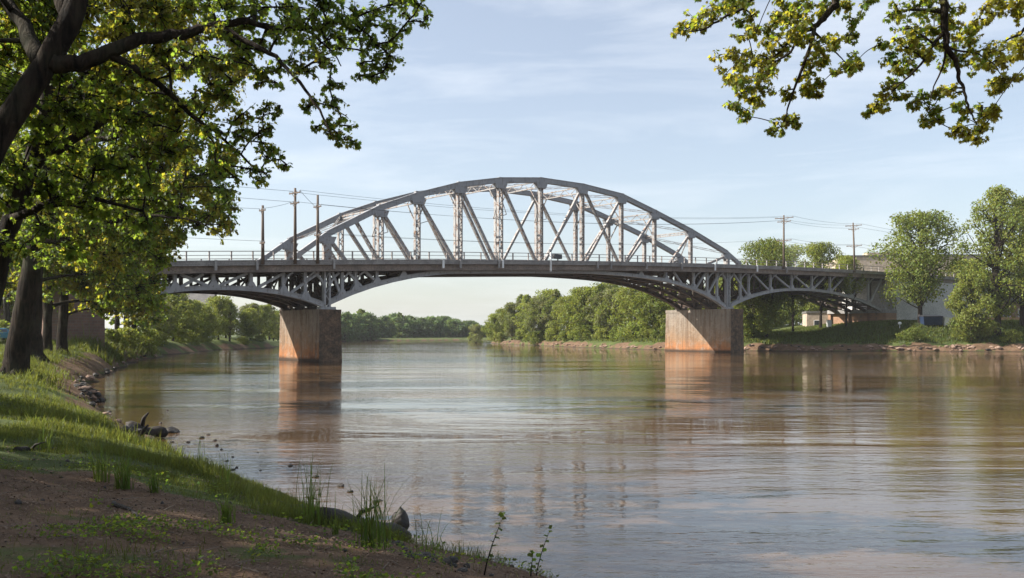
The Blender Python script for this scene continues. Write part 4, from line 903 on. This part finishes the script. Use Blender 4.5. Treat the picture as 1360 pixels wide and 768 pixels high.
# ------------------------------------------------------------------ car park and vehicles on the left bank
m = MB(); m.box(-95,-45.5,72,73.0,1.2,2.02); m.box(-45.5,-43.5,72,73,1.2,2.02); tag(m.build('kerb', M['kerb']), kind='structure')
m = MB(); m.add([(-95,73.005,1.96),(-44.5,73.005,1.96),(-47.5,100,1.96),(-52,138,1.96),(-95,138,1.96)], [(0,1,2,3,4)]); tag(m.build('parking_lot', m_simple('sunlit_tinted_paving', (.30,.20,.16), (.38,.27,.22), .8, .9)), kind='structure')  # asphalt with the warm sunlight mixed into its base colour
m = MB()
for i in range(9): m.box(-92+i*5,-91.88+i*5,80,86,1.962,1.966)
tag(m.build('parking_lines', M['white']), kind='structure')
def car(kind, paint, loc, rz, label, name):
    r_ = thing(name, label, 'car' if kind == 'car' else 'van', loc, R(rz)); Wc = .86
    if kind == 'car': prof = [(-2.1,.35),(-2.15,.75),(-1.95,.95),(-1.0,1.02),(1.15,1.0),(2.05,.85),(2.15,.6),(2.1,.35)]; cab = [(-1.55,.98),(-1.05,1.42),(.35,1.45),(1.1,.99)]; wx = 1.35
    else: prof = [(-2.4,.4),(-2.45,1.1),(-2.4,1.15),(2.0,1.15),(2.45,1.05),(2.5,.5),(2.4,.4)]; cab = [(-2.4,1.14),(-2.3,2.1),(1.3,2.15),(2.05,1.14)]; wx = 1.6
    def ext(pts, w0, w1=None, mat=None, nm=''):
        mm = MB(); n = len(pts); w1 = w1 or [w0]*n; vs = [(x,-w,z) for (x,z),w in zip(pts,w1)]+[(x,w,z) for (x,z),w in zip(pts,w1)]
        mm.add(vs, [tuple(range(n)), tuple(range(2*n-1,n-1,-1))]+[(i,i+n,(i+1)%n+n,(i+1)%n) for i in range(n)]); return mm.build(nm, mat, r_, bevel=.05)
    ext(prof, Wc, None, paint, 'body'); ext(cab, Wc, [Wc-.03,Wc-.17,Wc-.17,Wc-.03], paint, 'cabin')
    cx = [p[0] for p in cab]; z0 = cab[0][1]+.05; z1 = cab[1][1]-.08
    for sg in (-1,1):
        mm = MB(); a, b2 = (cx[0]+cx[1])/2+.18, (cx[2]+cx[3])/2-.12
        zz = (z0, z1) if kind == 'car' else (z0+.05, z1)
        for u0, u1 in ((a,(a+b2)/2-.05),((a+b2)/2+.05,b2)): mm.hexa([(u0,sg*(Wc-.045),zz[0]),(u1,sg*(Wc-.045),zz[0]),(u1,sg*(Wc-.02),zz[0]),(u0,sg*(Wc-.02),zz[0])],[(u0+.06,sg*(Wc-.16),zz[1]),(u1-.06,sg*(Wc-.16),zz[1]),(u1-.06,sg*(Wc-.135),zz[1]),(u0+.06,sg*(Wc-.135),zz[1])])
        mm.build('side_window', M['glassdark'], r_)
        for x in (-wx, wx):
            mm = MB(); mm.tube([(x,sg*(Wc-.16),.33),(x,sg*(Wc+.02),.33)], .33, 16); wl_ = mm.build('wheel', M['rubber'], r_); mm = MB(); mm.tube([(x,sg*(Wc+.021),.33),(x,sg*(Wc+.035),.33)], .19, 10); mm.build('rim', M['silver'], wl_)
        mm = MB(); xf = prof[-3][0]-.02; mm.box(xf, xf+.06, sg*.62-.16, sg*.62+.16, .66, .80); mm.build('headlight', M['white'], r_)
    mm = MB(); (xa,za),(xb,zb) = cab[2],cab[3]; mm.add([(xa+.05,-.6,za-.03),(xa+.05,.6,za-.03),(xb+.02,.74,zb+.03),(xb+.02,-.74,zb+.03)], [(0,1,2,3)]); o = mm.build('windscreen', M['glassdark'], r_); o.location = (.02,0,.02)
    return r_
car('car', M['bluepaint'], (-54.5,97,1.97), 8, 'teal blue car parked at the left edge behind the trunks', 'parked_car')
car('van', M['white'], (-43.9-5.2,96,1.97), 80, 'white van seen between two dark trunks, front towards the river', 'parked_van')
car('car', M['navypaint'], (-50.5,112,gz(-50.5,112)+.02), 4, 'dark blue car parked beyond the brick abutment', 'parked_car')
car('car', M['silver'], (-52,120,gz(-52,120)+.02), 4, 'silver car parked beyond the dark blue one past the brick abutment', 'parked_car')
# ------------------------------------------------------------------ rocks, logs, debris
import bmesh
def rockmesh(name, seed, mat, flat=.6, sub=3):
    bm = bmesh.new(); bmesh.ops.create_icosphere(bm, subdivisions=sub, radius=1); vs = np.array([v.co for v in bm.verts])
    n_ = (fbm(vs[:,0]*1.3+seed*7, vs[:,1]*1.3+vs[:,2]*1.1, seed, 3)-.5)*.9+(vnoise(vs[:,0]*3+seed, vs[:,1]*3+vs[:,2]*3, seed+5)-.5)*.25
    for v, k in zip(bm.verts, n_): v.co = v.co*(1+k); v.co.z *= flat
    me_ = bpy.data.meshes.new(name); bm.to_mesh(me_); bm.free(); me_.materials.append(mat); return me_
RK = [rockmesh('rock', i, M['rock'] if i < 3 else M['rockdark'], .5+.1*(i%3)) for i in range(6)]
def rock(px, py, r_, k, label, group, ymin=5, name='rock', w_=None):
    c = hit(px, py, ymin); o = obj(name, RK[k]); o.location = c+Vector((0,0,r_*.1)) if w_ is None else Vector((at(px,py,1).x*0,0,0))
    if w_ is not None: Y = EYE*F/(py-HY); o.location = ((px-CX)/F*Y, Y, r_*.08)
    o.scale = (r_*random.uniform(.8,1.4), r_*random.uniform(.7,1.1), r_*random.uniform(.7,1)); o.rotation_euler = (0,0,random.uniform(0,6.3)); return tag(o, label, 'rock', group)
def shorepx(px_list):  # left shoreline pixels
    return [(px, float(np.interp(px, [115,130,160,180,225,270,330,420,540,620],[515,530,562,575,590,620,650,690,735,760]))) for px in px_list]
for i, px in enumerate(np.linspace(232,625,44)):
    x_, y_ = shorepx([px])[0]; rock(x_+random.uniform(-6,6), y_+random.uniform(-5,5), random.uniform(.02,.07), random.choice((3,4,5)), 'small dark stone at the muddy edge of the near bank', 'stones along the near waterline')
for i in range(90):
    t_ = random.random(); px = np.interp(t_, [0,.35,.6,1],[112,130,175,215]); py = np.interp(t_, [0,.35,.6,1],[508,536,566,584])
    rock(px+random.uniform(-14,5), py+random.uniform(-7,5), random.uniform(.06,.2), random.choice((0,2,3,4,5)), 'reddish brown rock on the eroded left shore below the tree trunks', 'rocks on the left shore', 14)
for i in range(34):
    px = random.uniform(112,205); py = np.interp(px, [112,130,160,205],[508,500,489,474])
    rock(px+random.uniform(-8,3), py+random.uniform(-3,2), random.uniform(.1,.3), random.choice((0,2,3,4)), 'brown rock along the left shore towards the bridge', 'rocks on the left shore towards the bridge', 40)
for i in range(190):
    px = random.uniform(660,1375); Yb = float(np.interp(px, [650,700,760,880,990,1100,1200,1360],[240,206,180,150,144,138.5,138,136])); py = HY+EYE*F/Yb-random.uniform(.2,7)*(1 if px > 985 else .5)
    rock(px, py, random.uniform(.10,.38)*(1.5 if random.random() < .12 else 1), random.choice((0,1,2,0,1,3)), 'pale sunlit rock on the eroded bank across the river', 'rocks on the far right bank', 100)
for i in range(34):
    px = random.uniform(210,520); py = float(np.interp(px, [210,270,330,420,540],[583,612,640,680,728]))-random.uniform(4,50)
    rock(px, py, random.uniform(.025,.07), random.choice((3,4,5)), 'little dark stone poking out of the shallows', 'stones in the shallows', 5, 'pebble', 1)
rock(228,574,.28,4,'dark pointed rock just off the tip of the long dark log','solo',5,'rock',1)['group'] = 'lone rocks'
rock(320,676,.13,5,'dark rock in the water beside the near bank, bigger than the little stones around it','solo',5,'rock',1)['group'] = 'lone rocks'
def log(p, q, r0, r1, label, stub=True):
    p = Vector(p); q = Vector(q); m = MB(); n = 9; pts = [p.lerp(q, i/n)+Vector((random.uniform(-.02,.02), random.uniform(-.03,.03), .06*math.sin(i*1.1)*r0*4)) for i in range(n+1)]
    rr = [(r0+(r1-r0)*i/n)*random.uniform(.88,1.12) for i in range(n+1)]; rr[-1] *= .6; m.tube(pts, rr, 10)
    if stub: m.tube([pts[3], pts[3]+Vector((.1,-.05,r0*1.8)), pts[3]+Vector((.25,-.1,r0*2.6))], [r0*.4,r0*.3,r0*.12], 6)
    return tag(m.build('driftwood_log', M['log'], None, True), label, 'log')
def wp(px, py, z=0.0): Y = (EYE-z)*F/(py-HY); return Vector(((px-CX)/F*Y, Y, z))
log(wp(168,570,.30), wp(222,577,.10), .20, .14, 'long dark log lying off the left shore with its tip in the water')
log(wp(176,588,.3), wp(204,594,.05), .19, .12, 'short dark log below the long one at the foot of the grass')
log(wp(218,615,.15), wp(256,624,.08), .09, .07, 'thin reddish log lying at the water beside the grass', False)
log(hit(425,697)+Vector((0,0,.10)), wp(540,712,.13), .08, .11, 'thick waterlogged branch lying along the near shore behind the grass tuft')
log(hit(150,668), hit(205,700), .02, .012, 'thin bare stick lying across the footpath', False)
log(hit(20,600), hit(75,598), .05, .03, 'fallen branch lying in the shaded grass at the left', True)
# dark pointed stump at the shore
c = wp(532,703,.06); m = MB(); pr_ = [(0,.10),(.05,.125),(.11,.135),(.17,.13),(.22,.105),(.26,.065),(.30,.035),(.335,.012)]
m.tube([c+Vector((.012*math.sin(i*1.7),.01*math.cos(i*2.1),z)) for i,(z,r0) in enumerate(pr_)], [r0 for z,r0 in pr_], 14)
tag(m.build('pointed_stump', M['rockdark'], None, True), 'dark pointed stump standing at the end of the waterlogged branch', 'stump')
# ------------------------------------------------------------------ grass
def blades(name, x, y, h_, w_, mat, lean=.45, zoff=0):
    n = len(x); z = ground(x, y)-.01+zoff; a = rng.uniform(0, 2*np.pi, n); b_ = rng.uniform(0, 2*np.pi, n)
    d = np.stack([np.cos(a), np.sin(a), 0*a], 1)*(w_/2)[:,None]; l = np.stack([np.cos(b_), np.sin(b_), 0*b_], 1)*(h_*rng.uniform(.1,lean,n)*1.6)[:,None]
    p = np.stack([x, y, z], 1); up = np.array([0,0,1.0])
    Vv = np.stack([p-d, p+d, p+l*.35-d*.8+up*(h_*.55)[:,None], p+l*.35+d*.8+up*(h_*.55)[:,None], p+l+up*(h_*np.sqrt(np.maximum(.15,1-.35*(np.linalg.norm(l,axis=1)/h_)**2)))[:,None]], 1).reshape(-1,3)
    i = np.arange(n)*5
    return mesh_np(name, Vv, [np.stack([i,i+1,i+3,i+2],1), np.stack([i+2,i+3,i+4],1)], mat)
def scatter(n, x0, x1, y0, y1, cond):
    x = rng.uniform(x0, x1, n); y = rng.uniform(y0, y1, n); h0, a, b2 = ground(x, y, True); k = cond(x, y, a, b2, h0); return x[k], y[k]
def dens1(x, y, a, b2, h0):
    bare_ = np.maximum(pathmask(x, y), 1-sstep(.45+.5*sstep(20,40,y),1.7+.7*sstep(20,40,y),a+(fbm(x/1.4, y/1.4, 43, 3)-.5)*1.6)); pt = fbm(x/1.1, y/1.1, 51, 3)
    inv = (x/y > -.72) & (x/y < .1)
    return (a > .12) & inv & (rng.uniform(0,1,len(x)) < (1-bare_)*(.06+.94*sstep(.45,.62,pt))*(.35+.65*sstep(5.5,12,y))+.012)
parts_ = []
for n, x0, x1, y0, y1, hh, ww in ((330000,-11,1.5,4.2,16,(.02,.08),(.003,.007)),(260000,-24,-3,15,36,(.03,.10),(.010,.018)),(220000,-46,-16,34,72,(.06,.18),(.02,.04)),(80000,-62,-30,70,125,(.2,.5),(.04,.09))):
    x, y = scatter(n, x0, x1, y0, y1, dens1 if y0 < 60 else (lambda x, y, a, b2, h0: (a > .15) & ((x > -44.5) | (y > 126))))
    tall = .45+1.5*fbm(x/1.1, y/1.1, 61, 4)**1.8*1.6; tall = tall*np.where(rng.uniform(0,1,len(x)) < .03, rng.uniform(1.4,2.4,len(x)), 1); edge = sdist(x, y, NEAR); tall = tall*(1+.7*np.exp(-((edge-2.0)/1.2)**2))*(1-.45*sstep(3.5,7,edge))
    parts_.append((x, y, rng.uniform(hh[0],hh[1],len(x))*tall, rng.uniform(ww[0],ww[1],len(x))))
X = [np.concatenate([p[i] for p in parts_]) for i in range(4)]
tag(obj('grass', blades('grass', X[0], X[1], X[2], X[3], M['grass'])), kind='stuff')
x, y = scatter(150000, 10, 100, 134, 180, lambda x, y, a, b2, h0: (b2 > 1.6) & (rng.uniform(0,1,len(x)) < sstep(1.5,5,b2)) )
tag(obj('far_bank_grass', blades('far_bank_grass', x, y, rng.uniform(.2,.55,len(x)), rng.uniform(.10,.22,len(x)), M['grass'])), kind='stuff')
# low leafy weeds at bottom left and along the path
def weeds(name, n, x0, x1, y0, y1, leaf, thr, mats):
    x, y = scatter(n, x0, x1, y0, y1, lambda x, y, a, b2, h0: (a > .3) & (fbm(x/.7, y/.7, 71, 3) > thr)); z = ground(x, y)
    pos = np.stack([x, y, z+rng.uniform(.01,.09,len(x))], 1)
    return obj(name, leaves_mesh(name, pos, unit(rng.normal(size=(len(x),3))*np.array([1,1,.4])+np.array([0,0,.3])), rng.normal(size=(len(x),3))*.5+np.array([0,0,1]), rng.uniform(.5,1.3,len(x))*leaf, 'star', mats))
tag(weeds('ground_weeds', 15000, -5.5, -.5, 4.2, 6.9, .024, .52, M['leafA']), kind='stuff')
tag(weeds('path_weeds', 5000, -7, 0.5, 5, 11, .03, .60, M['leafA']), kind='stuff')
x, y = scatter(30000, -8, 1.5, 4.2, 12.5, lambda x, y, a, b2, h0: (a > .05) & (rng.uniform(0,1,len(x)) < .15+.85*np.maximum(pathmask(x,y), 1-sstep(.2,1.4,a))))
z = ground(x, y); pos = np.stack([x, y, z+.008], 1)
tag(obj('leaf_litter', leaves_mesh('leaf_litter', pos, rng.normal(size=(len(x),3))*np.array([1,1,.12]), rng.normal(size=(len(x),3))*.22+np.array([0,0,1]), rng.uniform(.010,.036,len(x))*rng.uniform(.5,1,len(x)), 'star', M['litter'])), kind='stuff')
x, y = scatter(5000, -8, 1.5, 4.2, 13, lambda x, y, a, b2, h0: (a > -.25) & (rng.uniform(0,1,len(x)) < .10+.9*(1-sstep(.2,1.3,a)))); z = ground(x, y)
bm = bmesh.new(); bmesh.ops.create_icosphere(bm, subdivisions=1, radius=1); iv = np.array([v.co[:] for v in bm.verts]); fi = np.array([[v.index for v in f.verts] for f in bm.faces]); bm.free()
sc_ = (rng.uniform(0,1,len(x))**2.5*.028+.005)[:,None,None]*rng.uniform(.5,1.2,(len(x),1,3)); Vv = (iv[None]*sc_*rng.uniform(.7,1.2,(len(x),len(iv),1))+np.stack([x,y,z],1)[:,None,:]).reshape(-1,3)
tag(obj('gravel', mesh_np('gravel', Vv, [(np.arange(len(x))[:,None,None]*len(iv)+fi[None]).reshape(-1,3)], M['rockdark'])), kind='stuff')
tw_ = MB(); x, y = scatter(420, -7.5, 1, 4.3, 12, lambda x, y, a, b2, h0: a > .1); z = ground(x, y)
for i in range(len(x)):
    a = rng.uniform(0,3.14); l = rng.uniform(.04,.22); d = Vector((math.cos(a)*l, math.sin(a)*l, rng.uniform(-.01,.02))); p = Vector((x[i], y[i], z[i]+.012)); r0 = rng.uniform(.0015,.005)
    tw_.tube([p, p+d*.5+Vector((rng.normal()*.008, rng.normal()*.008, .004)), p+d], [r0, r0*.8, r0*.4], 4)
tag(tw_.build('fallen_twigs', M['bark_pale']), kind='stuff')
# individual grass tufts, reeds and saplings on the near bank
def tuft(px, py, hpx, n, label, name='grass_tuft', fan=.5, stems=0, mat='reed'):
    c = hit(px, py, 4.5); k = c.y/F; H = hpx*k*1.3; m = MB(); root = None
    vs = []; fs = []
    for i in range(n):
        a = rng.uniform(0,6.28); f = rng.uniform(.05,fan); h_ = H*rng.uniform(.45,1.05); w_ = rng.uniform(.006,.012)*(H/.8)**.4; o = np.array([rng.normal()*.05, rng.normal()*.05, -.02])*(H/.6)
        dr = np.array([math.cos(a), math.sin(a), 0]); sd2 = np.array([-dr[1], dr[0], 0]); P0 = []
        for j in range(6):
            t_ = j/5; P0.append(o+dr*h_*f*t_**2.2+np.array([0,0,h_*(t_-.35*f*t_**3)]))
        b0 = len(vs)
        for j, p in enumerate(P0):
            ww = w_*(1-(j/5)**1.6)*.5+.0008; vs += [p-sd2*ww, p+sd2*ww]
        for j in range(5): q = b0+2*j; fs.append((q,q+1,q+3,q+2))
    m.add(vs, fs); o_ = m.build(name, M[mat]); o_.location = c; return tag(o_, label, 'grass')
tuft(418,698,82,46,'tall thin grass tuft at the waterline, left of the bigger tuft','tall_grass_tuft',.35)
tuft(492,728,98,60,'biggest tall grass tuft, long arching blades against the water','tall_grass_tuft',.75)
tuft(505,722,70,14,'sparse taller blades leaning right out of the biggest tuft','tall_grass_tuft',1.0)
tuft(568,738,62,10,'small sprig of grass right of the pointed stump','grass_tuft',.7)
tuft(300,695,42,60,'sunlit rounded grass clump at the edge of the footpath','grass_tuft',.9)
tuft(268,625,50,14,'thin dry stems rising from the near waterline above the grass','reeds',.25)
tuft(299,648,40,12,'short thin stems at the waterline right of the tall dry ones','reeds',.4)
tuft(135,640,52,50,'tall sunlit tuft on the grass beside the footpath, left of its twin','grass_tuft',.7)
tuft(165,652,50,60,'tall sunlit tuft on the grass beside the footpath, right of its twin','grass_tuft',.8)
tuft(205,655,35,40,'low bright tuft where the grass meets the path','grass_tuft',.9)
tuft(60,600,40,40,'dark tuft in the shaded grass near the fallen branch','grass_tuft',.7)
tuft(445,712,28,30,'short tuft between the two tall ones','grass_tuft',.9)
def sapling(px, py, hpx, lean, label, nleaf, stempts=None):
    c = wp(px, py, .05) if py > 800 else hit(px, min(py, 766), 4.5); k = c.y/F; H = hpx*k; r_ = thing('sapling', label, 'sapling', c)
    pts = [Vector((lean*H*(t_**1.3), 0, H*t_)) for t_ in (0,.25,.5,.75,1)]; m = MB(); m.tube(pts, [.006,.005,.004,.003,.0015], 6); m.build('stem', M['bark'], r_, True)
    pos = []; d = []
    for i in range(nleaf):
        t_ = .25+.78*i/nleaf; p = np.array([lean*H*(t_**1.3), 0, H*t_]); sg = 1 if i%2 else -1
        pos.append(p); d.append(np.array([sg*1.0+rng.normal()*.2, rng.normal()*.5, .25+rng.normal()*.25]))
    for i in range(3): pos.append(np.array([lean*H,0,H])); d.append(np.array([rng.normal(),rng.normal(),1.0]))
    n_ = len(pos); obj('leaves', leaves_mesh('leaves', np.array(pos), np.array(d), rng.normal(size=(n_,3))*.4+np.array([0,-.5,1]), rng.uniform(.032,.05,n_), 'star', M['leafA']), r_)
    return r_
sapling(643,765,78,.32,'thin leafy sapling rising against the water, left of the pair', 10)
sapling(712,780,62,.30,'smaller leafy sapling at the bottom edge, right of the pair', 8)
sapling(705,780,30,.1,'tiny sprig beside the smaller sapling at the bottom edge', 5)
hz = MB(); hz.box(-3300,3300,-450,3600,-5.0,48.0); t = NT('river_haze')
pv = t.n('VolumePrincipled', {'Color': (.93,.96,1.0), 'Density': .00016, 'Anisotropy': .35}); t.t.links.new(pv.outputs[0], t.out.inputs['Volume'])
tag(hz.build('haze', t.m), kind='stuff')
# ------------------------------------------------------------------ camera, sky, sun
cam = bpy.data.cameras.new('camera'); co_ = bpy.data.objects.new('camera', cam); COL.objects.link(co_)
co_.location = (0,0,EYE); co_.rotation_euler = (R(90),0,0); cam.sensor_width = 36; cam.lens = F/1360*36
cam.shift_y = (HY-384)/1360; cam.clip_end = 9000; cam.clip_start = .1; sc.camera = co_
AZ, EL = -91.0, 38.0          # azimuth clockwise from +Y, elevation
sd_ = Vector((math.sin(R(AZ))*math.cos(R(EL)), math.cos(R(AZ))*math.cos(R(EL)), math.sin(R(EL))))
L = bpy.data.lights.new('sun', 'SUN'); L.energy = 5.0; L.angle = R(.5); L.color = (1,.94,.85)
lo = bpy.data.objects.new('sun', L); COL.objects.link(lo); lo.rotation_euler = sd_.to_track_quat('Z','Y').to_euler()
w = bpy.data.worlds.new('World'); sc.world = w; w.use_nodes = True; nt = w.node_tree; nt.nodes.clear()
out = nt.nodes.new('ShaderNodeOutputWorld'); bg = nt.nodes.new('ShaderNodeBackground'); sky = nt.nodes.new('ShaderNodeTexSky')
sky.sky_type = 'NISHITA'; sky.sun_disc = False; sky.sun_elevation = R(EL); sky.sun_rotation = R(AZ); sky.air_density = 1.0; sky.dust_density = 1.6; sky.ozone_density = 1.2; sky.altitude = 50
bg.inputs[1].default_value = .08
tc = nt.nodes.new('ShaderNodeTexCoord'); mpn = nt.nodes.new('ShaderNodeMapping'); mpn.inputs['Scale'].default_value = (1.1,1.1,7.5); mpn.inputs['Rotation'].default_value = (R(5),R(-12),R(20))
nz = nt.nodes.new('ShaderNodeTexNoise'); nz.inputs['Scale'].default_value = 2.1; nz.inputs['Detail'].default_value = 7; nz.inputs['Roughness'].default_value = .58; nz.inputs['Distortion'].default_value = .5
rp = nt.nodes.new('ShaderNodeValToRGB'); rp.color_ramp.elements[0].position = .50; rp.color_ramp.elements[0].color = (.15,.15,.15,1); rp.color_ramp.elements[1].position = .80; rp.color_ramp.elements[1].color = (.5,.5,.5,1)
mx = nt.nodes.new('ShaderNodeMix'); mx.data_type = 'RGBA'; mx.inputs[7].default_value = (7.0,7.2,7.5,1)
hsv = nt.nodes.new('ShaderNodeHueSaturation'); hsv.inputs['Saturation'].default_value = .84; nt.links.new(sky.outputs[0], hsv.inputs['Color'])
nt.links.new(tc.outputs['Generated'], mpn.inputs[0]); nt.links.new(mpn.outputs[0], nz.inputs[0]); nt.links.new(nz.outputs[0], rp.inputs[0])
nt.links.new(rp.outputs[0], mx.inputs[0]); nt.links.new(hsv.outputs[0], mx.inputs[6]); nt.links.new(mx.outputs[2], bg.inputs[0]); nt.links.new(bg.outputs[0], out.inputs[0])
sc.view_settings.view_transform = 'Standard'; sc.view_settings.look = 'None'; sc.view_settings.gamma = 1; sc.view_settings.exposure = 1.18
sc.cycles.max_bounces = 8; sc.cycles.diffuse_bounces = 3; sc.cycles.glossy_bounces = 3; sc.cycles.transmission_bounces = 4; sc.cycles.volume_bounces = 1
